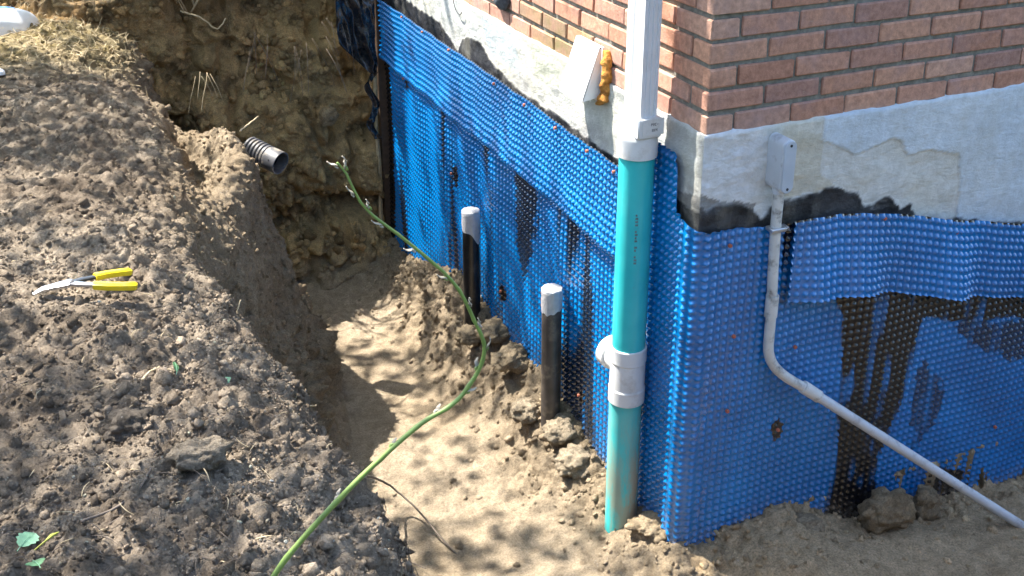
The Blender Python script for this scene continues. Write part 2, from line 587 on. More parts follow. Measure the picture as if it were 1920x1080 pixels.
D = np.zeros_like(H); D[inner] = disp
D *= 1 - .8 * np.exp(-((X + .90) / .14) ** 2 - ((Y - 2.1) / .2) ** 2)
D *= 1 - .75 * np.exp(-((X + 1.70) / .16) ** 2 - ((Y - .32) / .12) ** 2)
P = P + N * D[..., None]
# keep soil out of the house
P[..., 0] = np.where((Y > .05) & (X <= .061), np.minimum(P[..., 0], .06), P[..., 0])

def lerp3(a, b, t): return a + (b - a) * t[..., None]
z0 = np.zeros_like(X)
c1 = fbm(X, Y, H, .35, 3, 61); c2 = fbm(X, Y, H, .07, 3, 71)
t1 = np.clip(.5 + .9 * c1, 0, 1); t2 = np.clip(.5 + .9 * c2, 0, 1)
C = lerp3(np.array([.40, .315, .215]), np.array([.46, .375, .275]), t1)
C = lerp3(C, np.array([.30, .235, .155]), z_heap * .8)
face = lerp3(np.array([.27, .205, .135]), np.array([.44, .36, .26]), np.clip(t1 * .6 + t2 * .5 - .05, 0, 1))
C = lerp3(C, face, z_face)
C = lerp3(C, np.array([.25, .19, .12]), z_tal * .7)
topc = lerp3(np.array([.165, .128, .095]), np.array([.50, .415, .32]), np.clip(t1 * .55 + t2 * .55 - .1, 0, 1))
C = lerp3(C, topc, z_top)
C = lerp3(C, lerp3(np.array([.30, .235, .11]), np.array([.40, .33, .20]), t2), z_far)
endc = lerp3(np.array([.30, .205, .095]), np.array([.46, .29, .125]), t1)
endc = lerp3(endc, np.array([.14, .10, .06]), np.clip(c2 * 1.6, 0, .75))
C = lerp3(C, endc, z_end)
C = lerp3(C, np.array([.62, .46, .28]), (X > .0) * (Y < .1) * .85)  # front floor in house shadow painted lighter and warmer in place of missing light
C = lerp3(C, np.array([.05, .075, .022]), np.clip(np.maximum(sstep(2.6, 3.6, np.abs(X)), np.maximum(sstep(-1.6, -2.6, Y), sstep(4.3, 5.2, Y))), 0, 1))

nxg, nyg = X.shape
ii, jj = np.meshgrid(np.arange(nxg - 1), np.arange(nyg - 1), indexing='ij')
q = np.stack([ii * nyg + jj, (ii + 1) * nyg + jj, (ii + 1) * nyg + jj + 1, ii * nyg + jj + 1], -1).reshape(-1, 4)
ccx = GX[ii + 1].ravel(); ccy = GY[jj].ravel(); cx0 = GX[ii].ravel()
inside = (cx0 > .055) & (ccy > .05) & (cx0 < 6) & (ccy < 7)
q = q[~inside]
used = np.zeros(nxg * nyg, bool); used[q.ravel()] = True
remap = np.cumsum(used) - 1
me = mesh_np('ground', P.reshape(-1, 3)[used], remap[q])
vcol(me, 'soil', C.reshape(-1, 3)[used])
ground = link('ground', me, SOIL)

# the cut end of the trench: a near-vertical earth face with ledges, lumps and hollows
ex = np.arange(-1.75, .045, .0052); ez = np.arange(-2.05, .12, .0055)
EX, EZ = np.meshgrid(ex, ez, indexing='ij')
e0 = np.zeros_like(EX)
etp = -.2 + .22 * sstep(-1.5, -.9, EX)
EY = 2.98 + .09 * fbm(EX, e0, e0, .4, 3, 21) + .10 * (EZ + 1.8) / 1.8
zw = EZ + .16 * fbm(EX, EZ * .3, e0, .33, 3, 22)
for zi, st_ in ((-1.42, .10), (-1.02, .12), (-.70, .12), (-.40, .12)):
    EY += st_ * sstep(zi - .05, zi + .035, zw) * np.clip(.8 + 1.2 * fbm(EX, e0 + zi, e0, .25, 2, 25), 0, 1.6)
EY += -.12 * sstep(-1.45, -1.8, EZ)                                        # talus at the foot
EY += .10 * np.exp(-((EX + .62) / .22) ** 2 - ((EZ + .55) / .45) ** 2)      # hollow
ewl = worley(EX, e0, EZ * .8, .23, 15); ewm = worley(EX + .03 * fbm(EX, EZ, e0, .1, 2, 4), e0, EZ, .10, 16); ews = worley(EX, e0, EZ, .04, 17); ewt = worley(EX, e0, EZ, .017, 18)
lumpy = np.clip(.6 + fbm(EX, EZ, e0, .3, 2, 19), .15, 1.3)
EY += .30 * np.clip(fbm(EX, EZ * 1.3, e0, .30, 3, 33) - .08, 0, 1)
EY += .07 * np.clip(1 - np.abs(fbm(EX, EZ * .6, e0, .22, 3, 37)) * 7, 0, 1)        # crevices
EY -= .11 * (.7 - 1.3 * ewl ** 1.2) + .07 * lumpy * (.8 - 1.5 * ewm) + .030 * lumpy * (.8 - 1.5 * ews) + .009 * (.8 - 1.4 * ewt)
EY -= .05 * fbm(EX, EZ * .35, e0, .16, 3, 23) + .02 * np.abs(fbm(EX * 2.5, EZ * .25, e0, .3, 2, 27))
ov = np.maximum(EZ - etp, 0)
EY2 = EY + ov * 5.0; EZ2 = np.minimum(EZ, etp + .03 * fbm(EX, EZ, e0, .08, 2, 29) + .02 * sstep(0, .1, ov))
ec1 = fbm(EX, EZ, e0, .30, 3, 61); ec2 = fbm(EX, EZ, e0, .06, 4, 71)
EC = lerp3(np.array([.50, .345, .165]), np.array([.66, .45, .22]), np.clip(.5 + ec1, 0, 1))
EC = lerp3(EC, np.array([.66, .36, .15]), np.clip(ec1 * 2.2 - .5, 0, .7))
EC = lerp3(EC, np.array([.20, .15, .085]), np.clip(ec2 * 1.5 + .1, 0, .75))
EC = lerp3(EC, np.array([.20, .155, .09]), sstep(-.42, -.12, EZ) * .7)
EC = lerp3(EC, np.array([.40, .32, .22]), sstep(-1.55, -1.75, EZ))
na, nb = EX.shape
ii2, jj2 = np.meshgrid(np.arange(na - 1), np.arange(nb - 1), indexing='ij')
q2 = np.stack([ii2 * nb + jj2, (ii2 + 1) * nb + jj2, (ii2 + 1) * nb + jj2 + 1, ii2 * nb + jj2 + 1], -1).reshape(-1, 4)
me = mesh_np('earth_face', np.stack([EX, EY2, EZ2], -1).reshape(-1, 3), q2)
vcol(me, 'soil', EC.reshape(-1, 3))
ef = link('earth_face', me, SOIL)
tag(ef, 'ochre cut earth face at the far end of the trench', kind='structure')
tag(ground, 'dug-out earth: dark humus bank, pale trench floor and ochre cut end', kind='structure')

def gz(x, y):
    i = int(np.clip(np.searchsorted(GX, x), 1, nxg - 1)); j = int(np.clip(np.searchsorted(GY, y), 1, nyg - 1))
    return float(P[i - 1:i + 1, j - 1:j + 1, 2].max())

# ================================================================== HOUSE
house = empty('brick_house', (0, 0, 0))
tag(house, 'brick house corner with parged concrete foundation above the trench', 'house')
CR = .0708; BH = .0548; BL = .193; BW = .092; JT = .010

def brick_mesh(L, W, Hh, seed, moss=0.0):
    """brick with worn, slightly uneven faces; origin at its centre"""
    r = random.Random(seed)
    b = MB().box((-L / 2, -W / 2, -Hh / 2), (L / 2, W / 2, Hh / 2), .0035)
    v = [(x + r.uniform(-.002, .002), y + r.uniform(-.002, .002), z + r.uniform(-.0026, .0026)) for x, y, z in b.v]
    me = bpy.data.meshes.new('brick'); me.from_pydata(v, [], b.f); me.update()
    sharp(me, 60)
    a = me.attributes.new('moss', 'FLOAT', 'POINT')
    a.data.foreach_set('value', [moss] * len(v))
    me.materials.append(BRICK)
    return me

BM = {}
for sx in range(5):
    for moss in (0, 1):
        BM[('x', sx, moss)] = brick_mesh(BL, BW, BH, sx + 10 * moss, .75 * moss)
        BM[('y', sx, moss)] = brick_mesh(BW, BL, BH, 100 + sx + 10 * moss, .75 * moss)
br = random.Random(5)

def put_brick(parent, cx, cy, cz, ori, moss=0):
    o = bpy.data.objects.new('brick', BM[(ori, br.randrange(5), moss)])
    col.objects.link(o); o.parent = parent
    o.location = (cx + br.uniform(-.0012, .0012), cy + br.uniform(-.0012, .0012), cz + br.uniform(-.001, .001))
    o.rotation_euler = (br.uniform(-.004, .004), br.uniform(-.004, .004), br.uniform(-.006, .006))
    return o

NC = 8
rw = MB().box((.0085, .0085, .001), (1.75, .11, NC * CR)).build('front_brick_wall', MORTAR, house, False)
lw = MB().box((.0085, .11, .001), (.11, 2.5, NC * CR)).build('side_brick_wall', MORTAR, house, False)
for k in range(NC):
    zc = k * CR + BH / 2 + .003
    if k % 2 == 0:
        put_brick(rw, BW / 2, BL / 2, zc, 'y')
        u = BW + JT
        while u < 1.7: put_brick(rw, u + BL / 2, BW / 2, zc, 'x'); u += BL + JT
        u = BL + JT
    else:
        put_brick(rw, BL / 2, BW / 2, zc, 'x')
        u = BL + JT
        while u < 1.7: put_brick(rw, u + BL / 2, BW / 2, zc, 'x'); u += BL + JT
        u = BW + JT
    while u < 2.45:
        mossy = 1 if (k < 2 and .62 < u < 1.15) else 0
        put_brick(lw, BW / 2, u + BL / 2, zc, 'y', mossy); u += BL + JT
up_w = MB()
up_w.box((.002, .002, NC * CR), (6, 7, 3.4))
up_w.box((1.75, .002, .001), (6, .12, NC * CR)).box((.002, 2.5, .001), (.12, 7, NC * CR))
up_w.build('upper_wall', WALLTEX, house, False)
MB().box((-.35, -.35, 3.4), (6.3, 7.3, 3.55)).build('eaves', WHITE_ALU, house, False)

# --- foundation: one parged skin per side, with trowel strokes, skim coat and tar
def parge(side, u1, name):
    st = .006
    us = np.arange(-.0, u1, st); zs = np.concatenate([np.arange(-.8, .0, st), [0.0]])
    U, Z = np.meshgrid(us, zs, indexing='ij')
    sd = 100 if side == 'r' else 200
    wob = .02 * fbm(U, Z, U * 0, .09, 3, sd)
    wob2 = .02 * fbm(U, Z, U * 0, .09, 3, sd + 7)
    o = .005 + .006 * fbm(U, Z * 2.2, U * 0, .12, 3, sd + 1) + .0035 * fbm(U * .75, Z * 1.2, U * 0, .03, 4, sd + 2) * (.35 + sstep(.5, .1, U) * (side == 'r'))
    n1 = fbm(U, Z, U * 0, .3, 3, sd + 3); n2 = fbm(U, Z, U * 0, .05, 3, sd + 4)
    t = np.clip(.5 + .9 * n1, 0, 1)
    if side == 'r':
        base = lerp3(np.array([.66, .67, .66]), np.array([.70, .66, .54]), t)
        base = lerp3(base, np.array([.76, .76, .76]), sstep(.30, .14, U) * .95)
        skim = in_poly(U + wob * .4, Z + wob2 * .4, [(.42, .05), (.428, -.074), (.547, -.135), (.604, -.133), (.701, -.105), (.735, -.115), (.779, -.18), (.861, -.168), (.995, -.204), (1.023, -.299), (1.05, -.6), (2.5, -.7), (2.5, .05)])
        base[skim] = lerp3(np.array([.60, .67, .73]), np.array([.68, .73, .76]), t)[skim]
        o = o + skim * .0045 * sstep(2.6, 2.2, U)
        o = np.where(skim, o * .6 + .004, o)
        yel = in_poly(U + wob, Z + wob2, [(.28, -.02), (.42, -.05), (.44, -.2), (.5, -.24), (.3, -.24)])
        base = lerp3(base, np.array([.60, .55, .43]), yel * .7 * (1 - skim))
        tar = in_poly(U + wob, Z + wob2, [(-.1, -.14), (-.02, -.2), (.018, -.24), (.047, -.225), (.126, -.235), (.2, -.262), (.225, -.30), (.262, -.25), (.286, -.235), (.365, -.252), (.487, -.238), (.575, -.27), (.636, -.325), (.73, -.295), (.785, -.36), (.826, -.339), (.857, -.392), (1.05, -.45), (1.256, -.487), (1.4, -.5), (2, -.62), (2, -.9), (-.1, -.9)])
        grey = in_poly(U + wob, Z + wob2, [(-.1, -.1), (.02, -.2), (.2, -.245), (.2, -.4), (-.1, -.4)])
    else:
        base = lerp3(np.array([.46, .49, .50]), np.array([.55, .53, .45]), t)
        base = lerp3(base, np.array([.36, .45, .53]), in_poly(U + wob, Z + wob2, [(1.35, -.01), (1.7, -.01), (1.62, -.15), (1.3, -.17)]) * .6)
        base = lerp3(base, np.array([.42, .44, .34]), in_poly(U + wob, Z + wob2, [(.8, 0), (1.2, 0), (1.15, -.12), (.8, -.12)]) * .6)
        base = lerp3(base, np.array([.34, .33, .32]), np.clip(sstep(-.1, -.22, Z) * (.5 + .9 * n2), 0, .8))
        tar = in_poly(U + wob * .7, Z + wob2 * .7, [(3.3, -.10), (2.74, -.135), (2.45, -.155), (2.18, -.15), (2.06, -.2), (1.98, -.235), (1.94, -.17), (1.86, -.135), (1.73, -.125), (1.63, -.17), (1.513, -.19), (1.404, -.215), (1.2, -.228), (.95, -.222), (.5, -.238), (.3, -.25), (-.1, -.1), (-.1, -.9), (3.3, -.9)])
        tar &= ~((U < .3) & (Z > -.24))
        grey = in_poly(U + wob, Z + wob2, [(-.1, -.13), (.05, -.2), (.12, -.22), (.12, -.5), (-.1, -.5)])
    tarf = tar.astype(float)
    for _ in range(3):      # soften, then break the edge into brush smears
        tarf[1:-1, 1:-1] = (tarf[1:-1, 1:-1] * 2 + tarf[2:, 1:-1] + tarf[:-2, 1:-1] + tarf[1:-1, 2:] + tarf[1:-1, :-2]) / 6
    tarf = sstep(.25, .75, tarf + .55 * fbm(U * .5, Z * 1.5, U * 0, .016, 3, sd + 31) * ((tarf > .02) & (tarf < .98)))
    base = lerp3(base, np.array([.13, .125, .12]), grey * .75)
    base = lerp3(base, lerp3(np.array([.012, .012, .014]), np.array([.045, .045, .05]), np.clip(.5 + n2, 0, 1)), tarf)
    o = o + tarf * .003 * (1 + n2)
    if side == 'r': V = np.stack([U, -o, Z - .0], -1)
    else: V = np.stack([-o, U, Z], -1)
    # the corner edge is shared by both skins
    a = .004
    V[0, :, 0] = -a - .002; V[0, :, 1] = -a - .002
    if side == 'l': V[0, :, 0] -= .0; 
    tp = .006 + .006 * fbm(us, us * 0, us * 0, .05, 3, sd + 41)
    V[:, -2, 2] = tp - .001; V[:, -1, 2] = tp
    if side == 'r': V[1:, -1, 1] = .012
    else: V[1:, -1, 0] = .012
    nu, nz = U.shape
    ii, jj = np.meshgrid(np.arange(nu - 1), np.arange(nz - 1), indexing='ij')
    q = np.stack([ii * nz + jj, (ii + 1) * nz + jj, (ii + 1) * nz + jj + 1, ii * nz + jj + 1], -1).reshape(-1, 4)
    if side == 'l': q = q[:, ::-1]
    me = mesh_np(name, V.reshape(-1, 3), q)
    vcol(me, 'soil', base.reshape(-1, 3)); vfloat(me, 'tar', tarf.ravel())
    return link(name, me, PARGE, house)

parge('r', 3.0, 'front_foundation')
parge('l', 3.5, 'side_foundation')
MB().box((.012, .012, -2.6), (6, 7, -.0005)).build('foundation_core', MORTAR, house, False)

# ================================================================== DIMPLED MEMBRANE
PITCH = .027

def wall_path(S, O, a=.05):
    """point at arc position S (left wall S<0, right wall S>0), O metres out from the wall"""
    t = np.clip((S + a) / (2 * a), 0, 1)
    bx = np.where(S > a, S, np.where(S < -a, 0, a * t * t)); by = np.where(S < -a, -S, np.where(S > a, 0, a * (1 - t) ** 2))
    th = t * math.pi / 2
    return bx - np.cos(th) * O, by - np.sin(th) * O


def sheet(name, s0, s1, topf, depth, off, n, wave, tarf, mudf, follow=False, hb=.0105):
    st = PITCH / n
    ss = np.arange(math.floor(s0 / st), math.ceil(s1 / st) + 1) * st
    top = topf(ss)
    if follow:
        T = np.arange(0, int(depth / st) + 1) * st
        S, TT = np.meshgrid(ss, T, indexing='ij')
        Z = top[:, None] - TT; b = TT / PITCH - .45
    else:
        zs = np.arange(math.floor(-depth / st), math.ceil(top.max() / st) + 2) * st
        S, Z0 = np.meshgrid(ss, zs, indexing='ij')
        Z = np.minimum(Z0, top[:, None]); b = Z / PITCH
    a = S / PITCH
    fa = a - np.round(a); fb = b - np.round(b)
    r = np.sqrt(fa ** 2 + fb ** 2)
    bump = hb * (1 - sstep(.06, .40, r))
    O = off + wave(S, Z) + bump + .014 * np.exp(-(S / .045) ** 2)
    x, y = wall_path(S, O)
    V = np.stack([x, y, Z], -1)
    nu, nz = S.shape
    ii, jj = np.meshgrid(np.arange(nu - 1), np.arange(nz - 1), indexing='ij')
    q = np.stack([ii * nz + jj, (ii + 1) * nz + jj, (ii + 1) * nz + jj + 1, ii * nz + jj + 1], -1).reshape(-1, 4)
    if follow: q = q[:, ::-1]
    zf = Z.ravel()
    if not follow:
        flat = (np.abs(zf[q[:, 0]] - zf[q[:, 3]]) < 1e-6) & (np.abs(zf[q[:, 1]] - zf[q[:, 2]]) < 1e-6)
        q = q[~flat]
    me = mesh_np(name, V.reshape(-1, 3), q)
    vfloat(me, 'tar', np.clip(tarf(S, Z), 0, 1).ravel()); vfloat(me, 'mud', np.clip(mudf(S, Z), 0, 1).ravel())
    return link(name, me, MEMBRANE)


def soft_poly(S, Z, poly, amp=.03, seed=0, sc=.09):
    r = 0
    for k in range(5):
        a = S + amp * fbm(S, Z, S * 0, sc, 3, seed) + amp * .9 * vn(S * 3, Z * 3, S * 0, seed + 9 * k)
        b = Z + amp * fbm(S, Z, S * 0, sc, 3, seed + 5) + amp * .9 * vn(S * 3, Z * 3, S * 0, seed + 9 * k + 3)
        r = r + in_poly(a, b, poly)
    r = r / 5
    return sstep(.35, .65, r + .38 * fbm(S, Z * .6, S * 0, .016, 2, seed + 77))


def main_top(s):
    return np.interp(s, [-3.2, -.45, -.30, -.118, -.108, -.1, -.095, -.05, 0, .017, .114, .212, .312, .6, 1.0, 1.4, 2.2],
                     [-.23, -.25, -.085, -.085, -.095, -.12, -.262, -.275, -.29, -.295, -.304, -.318, -.325, -.345, -.44, -.53, -.7]) + .003 * vn(s * 30, s * 0, s * 0, 9)


def main_wave(S, Z):
    left = sstep(-.45, -.8, S)
    w = .013 * fbm(S * 1.0, Z * .22, S * 0, .20, 3, 301) + .008 * np.sin(S * 19 + 1.5 * Z)
    rw_ = .006 * np.sin(S * 11 - .4) + .005 * fbm(S, Z * .4, S * 0, .25, 2, 303)
    low = sstep(-.3, -.7, Z)
    return np.where(S < 0, left * w * low + .002, rw_ * sstep(.06, .3, S) * sstep(-.3, -.5, Z)) + .006 * left


def main_tar_and_streaks(S, Z):
    t = soft_poly(S, Z, [(.57, -.60), (.93, -.65), (.93, -.88), (.90, -1.09), (.83, -1.34), (.85, -1.6), (.80, -1.75), (.60, -1.6), (.629, -1.288), (.603, -1.016), (.585, -.80)], .02, 401)
    t = np.maximum(t, soft_poly(S, Z, [(.94, -.98), (1.06, -1.08), (1.08, -1.2), (.99, -1.33), (.92, -1.2)], .06, 411) * .75)
    t = np.maximum(t, soft_poly(S, Z, [(1.12, -1.45), (1.25, -1.53), (1.27, -1.66), (1.05, -1.64), (1.08, -1.51)], .03, 421))
    t = np.maximum(t, soft_poly(S, Z, [(.5, -.60), (1.6, -.80), (1.6, -.92), (1.16, -.86), (.90, -.80), (.62, -.73)], .03, 431))
    t = np.maximum(t, soft_poly(S, Z, [(.294, -.32), (.345, -.31), (.328, -.43), (.336, -.607), (.310, -.60), (.306, -.46)], .008, 441))
    t = np.maximum(t, soft_poly(S, Z, [(1.1, -.85), (1.7, -.95), (1.7, -1.15), (1.4, -1.05), (1.2, -.98)], .05, 451) * .8)
    t = t * np.clip(1.25 + 1.1 * vn(S * 26 + .8 * Z, Z * 5, S * 0, 97) + .5 * vn(S * 60, Z * 14, S * 0, 98), .25, 1)
    # plain dark streaks on the left wall, mixed through the tar mask
    st = vn(S * 8 + .6 * Z, Z * .9, S * 0, 77) + .5 * vn(S * 23, Z * 2.2, S * 0, 78)
    t = np.maximum(t, np.where(S < -.5, sstep(.42, .75, st) * .92, 0))
    t = np.maximum(t, soft_poly(S, Z, [(-3.4, -.2), (-2.93, -.2), (-2.96, -1.0), (-2.98, -1.9), (-3.4, -1.9)], .01, 461))
    t = np.maximum(t, soft_poly(S, Z, [(-1.29, -.5), (-1.06, -.5), (-1.10, -.83), (-1.18, -1.05), (-1.27, -.92)], .05, 471) * .9)
    for (s, z, r) in ((-2.0, -.85, .035), (-1.42, -1.18, .03), (-2.66, -.55, .035), (.36, -1.10, .028), (-.67, -1.27, .02)):
        dd = np.sqrt((S - s) ** 2 + ((Z - z) * .7) ** 2) + .012 * fbm(S, Z, S * 0, .03, 2, 481)
        t = np.maximum(t, (dd < r).astype(float))
    return t


def main_mud(S, Z):
    c = np.interp(S, [-3, -1.35, -.5, 0, .4, .8, 1.6], [-1.72, -1.38, -1.45, -1.46, -1.44, -1.6, -1.66])
    m = .85 * np.exp(-np.maximum(Z - c, 0) / .035)
    ridge = np.exp(-((S - .055 - .02 * (Z + 1)) / .030) ** 2) * sstep(-.6, -1.0, Z) * .5 * (vn(S * 30, Z * 9, S * 0, 91) > .1)
    return np.maximum(m, ridge)


membrane = sheet('drainage_membrane', -3.03, -.216, main_top, 1.85, .020, 5, main_wave, main_tar_and_streaks, main_mud)
# one sheet runs round the corner: its two spans are parts of the same thing
mroot = empty('drainage_membrane', (0, 0, 0))
tag(mroot, 'blue dimpled drainage membrane wrapped round the house corner down into the soil', 'membrane')
membrane.name = 'side_span'; membrane.parent = mroot
mroot.name = 'drainage_membrane'
rspan = sheet('front_span', -.216, 2.0, main_top, 1.78, .020, 6, main_wave, main_tar_and_streaks, main_mud)
rspan.parent = mroot

def ltop(s): return np.interp(s, [-3.1, -2.6, -2.3, -1.4, -.45, -.3], [-.205, -.198, -.208, -.212, -.232, -.235]) + .004 * vn(s * 14, s * 0, s * 0, 3)
def lwave(S, Z): return .006 + .005 * np.sin(S * 9) * sstep(-.25, -.5, Z) + .016 * sstep(-.40, -.56, Z) + .006 * fbm(S, Z * .5, S * 0, .18, 2, 501)
zero_f = lambda S, Z: np.zeros_like(S)
strip_l = sheet('membrane_strip', -3.04, -.31, ltop, .325, .035, 6, lwave, lambda S, Z: np.where(Z > ltop(S) - .007, 1.0, 0), zero_f, True)
tag(strip_l, 'long blue dimpled strip lapped along the sunlit side wall left of the downpipe', 'membrane strip')

def rtop(s): return np.interp(s, [.3, .38, .548, .68, .818, 1.011, 1.186, 1.316, 2.0], [-.314, -.312, -.326, -.347, -.380, -.431, -.471, -.498, -.65]) + .002 * vn(s * 20, s * 0, s * 0, 4)
def rwave(S, Z):
    t = rtop(S) - Z
    return .004 + t * (.10 + .055 * np.sin(S * 13.5 + .6) + .03 * np.sin(S * 31 + 1)) + .004 * np.sin(S * 21)
strip_r = sheet('membrane_strip', .327, 2.0, rtop, .283, .033, 6, rwave, lambda S, Z: np.where((Z > rtop(S) - .005) & (vn(S * 40, Z * 40, S * 0, 8) > -.2), 1.0, 0), zero_f, True)
tag(strip_r, 'short blue dimpled strip lapped on the shaded wall right of the grey conduit', 'membrane strip')

def nail(parent, p, nrm, washer=True):
    p = Vector(p); nrm = Vector(nrm)
    b = MB().lathe(p, nrm, [(-.004, .0062), (.003, .0062), (.0045, .005), (.0045, 0)], 12)
    if washer: pass
    return b.build('nail', NAIL_RED, parent)

for (u, z) in [(2.62, -.216), (2.32, -.222), (1.97, -.223), (1.453, -.236), (1.154, -.238), (.882, -.246), (.63, -.250), (.438, -.258)]:
    nail(strip_l, (-.053, u, z), (-1, 0, 0))
for (u, z) in [(2.668, -.546), (2.004, -.829), (1.421, -1.172), (.666, -1.26)]:
    nail(mroot, (-.042, u, z), (-1, 0, 0))
for (u, z) in [(.095, -.354), (.137, -.678), (.385, -.776), (.351, -1.088), (.137, -.956), (1.384, -1.363)]:
    nail(mroot, (u, -.033, z), (0, -1, 0))
for (u, z) in [(.678, -.362), (1.002, -.471)]:
    nail(strip_r, (u, -.048, z), (0, -1, 0))

# ================================================================== DOWNPIPE
PX, PY = -.092, .226
dp = empty('rain_downpipe', (PX, PY, -1.5))
tag(dp, 'white downspout feeding a teal drain pipe that stands against the house corner', 'downpipe')
# ribbed rectangular downspout
def ribbed(x0, x1, y0, y1):
    pts = []
    def side(a, b, nrm, ribs):
        a = Vector(a); b = Vector(b); nrm = Vector(nrm); L = (b - a).length
        out = [a]
        w = L / (ribs * 2 + 1)
        for k in range(ribs):
            c0 = (2 * k + 1) * w; d_ = .0045
            for (off, h) in ((c0, 0), (c0 + w * .25, -d_), (c0 + w * .75, -d_), (c0 + w, 0)):
                out.append(a + (b - a) * (off / L) + nrm * h)
        return out
    pts += side((x0, y0), (x1, y0), (0, -1), 3)
    pts += side((x1, y0), (x1, y1), (1, 0), 2)
    pts += side((x1, y1), (x0, y1), (0, 1), 3)
    pts += side((x0, y1), (x0, y0), (-1, 0), 1)
    return pts

sec = ribbed(-.118, -.062, .172, .272)
def extrude(sec, z0, z1):
    n = len(sec)
    v = [(p[0], p[1], z0) for p in sec] + [(p[0], p[1], z1) for p in sec]
    f = [(i, (i + 1) % n, n + (i + 1) % n, n + i) for i in range(n)] + [tuple(range(n))[::-1], tuple(n + i for i in range(n))]
    return v, f
MB().add(*extrude(sec, .0, 3.3)).build('downspout', WHITE_ALU, dp, True, 20)
for zz in (1.5,):
    MB().box((-.123, .166, zz), (-.0, .278, zz + .03)).build('strap', WHITE_ALU, dp, False)
b = MB().box((-.131, .158, -.045), (-.050, .286, .018), .004)
ad = b.build('adapter', WHITE_PVC, dp)
MB().lathe((PX, PY, -.118), (0, 0, 1), [(0, .0585), (0, .0625), (.056, .0625), (.066, .061), (.0735, .055), (.0735, 0)], 36).build('adapter_collar', WHITE_PVC, ad)
MB().box((-.118, .1555, -.035), (-.044, .1585, .017), .001).build('label_plate', WHITE_PVC, ad, False)
# moulded lettering on the adapter: short rows of raised characters
FONT = {'3': ["111", "001", "111", "001", "111"], 'X': ["101", "101", "010", "101", "101"], '4': ["101", "101", "111", "001", "001"], 'P': ["111", "101", "111", "100", "100"], 'V': ["101", "101", "101", "101", "010"], 'C': ["111", "100", "100", "100", "111"], '-': ["000", "000", "111", "000", "000"], 'T': ["111", "010", "010", "010", "010"]}
def letters(txt, x, y, z, px):
    b = MB()
    for k, ch in enumerate(txt):
        for r_, row in enumerate(FONT[ch]):
            for c_, on in enumerate(row):
                if on == '1':
                    xa = x + (k * 4 + c_) * px; za = z - r_ * px
                    b.box((xa, y - .0008, za - px), (xa + px, y + .0005, za))
    return b
letters("PVC-", -.090, .1555, .004, .0017).build('lettering', INK, ad, False)
letters("3X4", -.086, .1555, -.014, .0017).build('lettering', INK, ad, False)

def pipe_obj(name, pts, r, mat, parent, n=36, mud=None, bore=0.0):
    b = MB().tube(pts, r, n, caps=True)
    o = b.build(name, mat, parent, True, 50)
    if mud is not None:
        loc = parent.location
        vfloat(o.data, 'mud', np.array([mud(v.co + loc) for v in o.data.vertices]))
    return o
def seg(z0, z1, k=24, dx=0.0, dy=0.0): return [(PX + dx * t / k, PY + dy * t / k, z0 + (z1 - z0) * t / k) for t in range(k + 1)]
mudf = lambda p: max(0.0, min(1.0, (-.95 - p.z) / .35)) * (.65 + .35 * max(0, min(1, (p.x - PX + .03) / .05)))
pipe_obj('upper_pipe', seg(-.80, -.10), .0555, TEAL, dp, mud=lambda p: 0.0)
pipe_obj('lower_pipe', seg(-1.85, -.99, dx=.0, dy=.004), .0555, TEAL, dp, mud=mudf)
tee = MB().lathe((PX, PY, -1.0), (0, 0, 1), [(0, .0555), (0, .0615), (.050, .0615), (.056, .0588), (.150, .0588), (.156, .0615), (.205, .0615), (.208, .060), (.208, .0555)], 40).build('tee_fitting', WHITE_PVC, dp, True, 15)
bd = Vector((-.10, .99, .05)).normalized()
MB().lathe(Vector((PX, PY, -.87)), bd, [(0, .048), (.070, .050), (.074, .057), (.108, .057), (.113, .052), (.116, .03), (.116, .0)], 36).build('side_branch', WHITE_PVC, tee)
# printed spec line on the teal pipe
b = MB()
rr = random.Random(3)
for k in range(16):
    zz = -.30 - k * .011
    if k in (4, 9, 12): continue
    a = math.radians(-112)
    p = Vector((PX + .0558 * math.cos(a), PY + .0558 * math.sin(a), zz))
    t = Vector((-math.sin(a), math.cos(a), 0))
    for j in range(rr.randint(2, 3)):
        q_ = p + t * (.003 * (j - 1))
        b.box((q_.x - .0009, q_.y - .0009, zz - .003 + rr.uniform(-.001, .001)), (q_.x + .0009, q_.y + .0009, zz + .003))
b.build('printed_marking', INK, dp, False)

# ================================================================== VENT HOOD + FOAM
vent = empty('vent_hood', (0, .70, .02))
tag(vent, 'white plastic dryer vent hood on the side wall, left of the downspout', 'vent hood')
y0, y1 = .615, .785
zt, zb = .118, -.075
MB().box((-.016, y0 - .004, zb - .002), (-.006, y1 + .004, zt), .002).build('wall_flange', WHITE_ALU, vent, True)
def slab(pts, th):
    """closed slab from a quad (4 pts) extruded along its normal"""
    a, b_, c, d_ = [Vector(p) for p in pts]
    n = (b_ - a).cross(d_ - a).normalized() * th
    v = [a, b_, c, d_, a + n, b_ + n, c + n, d_ + n]
    return v, [(0, 3, 2, 1), (4, 5, 6, 7), (0, 1, 5, 4), (1, 2, 6, 5), (2, 3, 7, 6), (3, 0, 4, 7)]
MB().add(*slab([(-.022, y0, zt - .004), (-.022, y1, zt - .004), (-.085, y1, zb + .006), (-.085, y0, zb + .006)], .003)).build('hood_front', WHITE_ALU, vent, False)
MB().add(*slab([(-.016, y0, zt - .002), (-.016, y1, zt - .002), (-.024, y1, zt - .004), (-.024, y0, zt - .004)], .003)).build('hood_top', WHITE_ALU, vent, False)
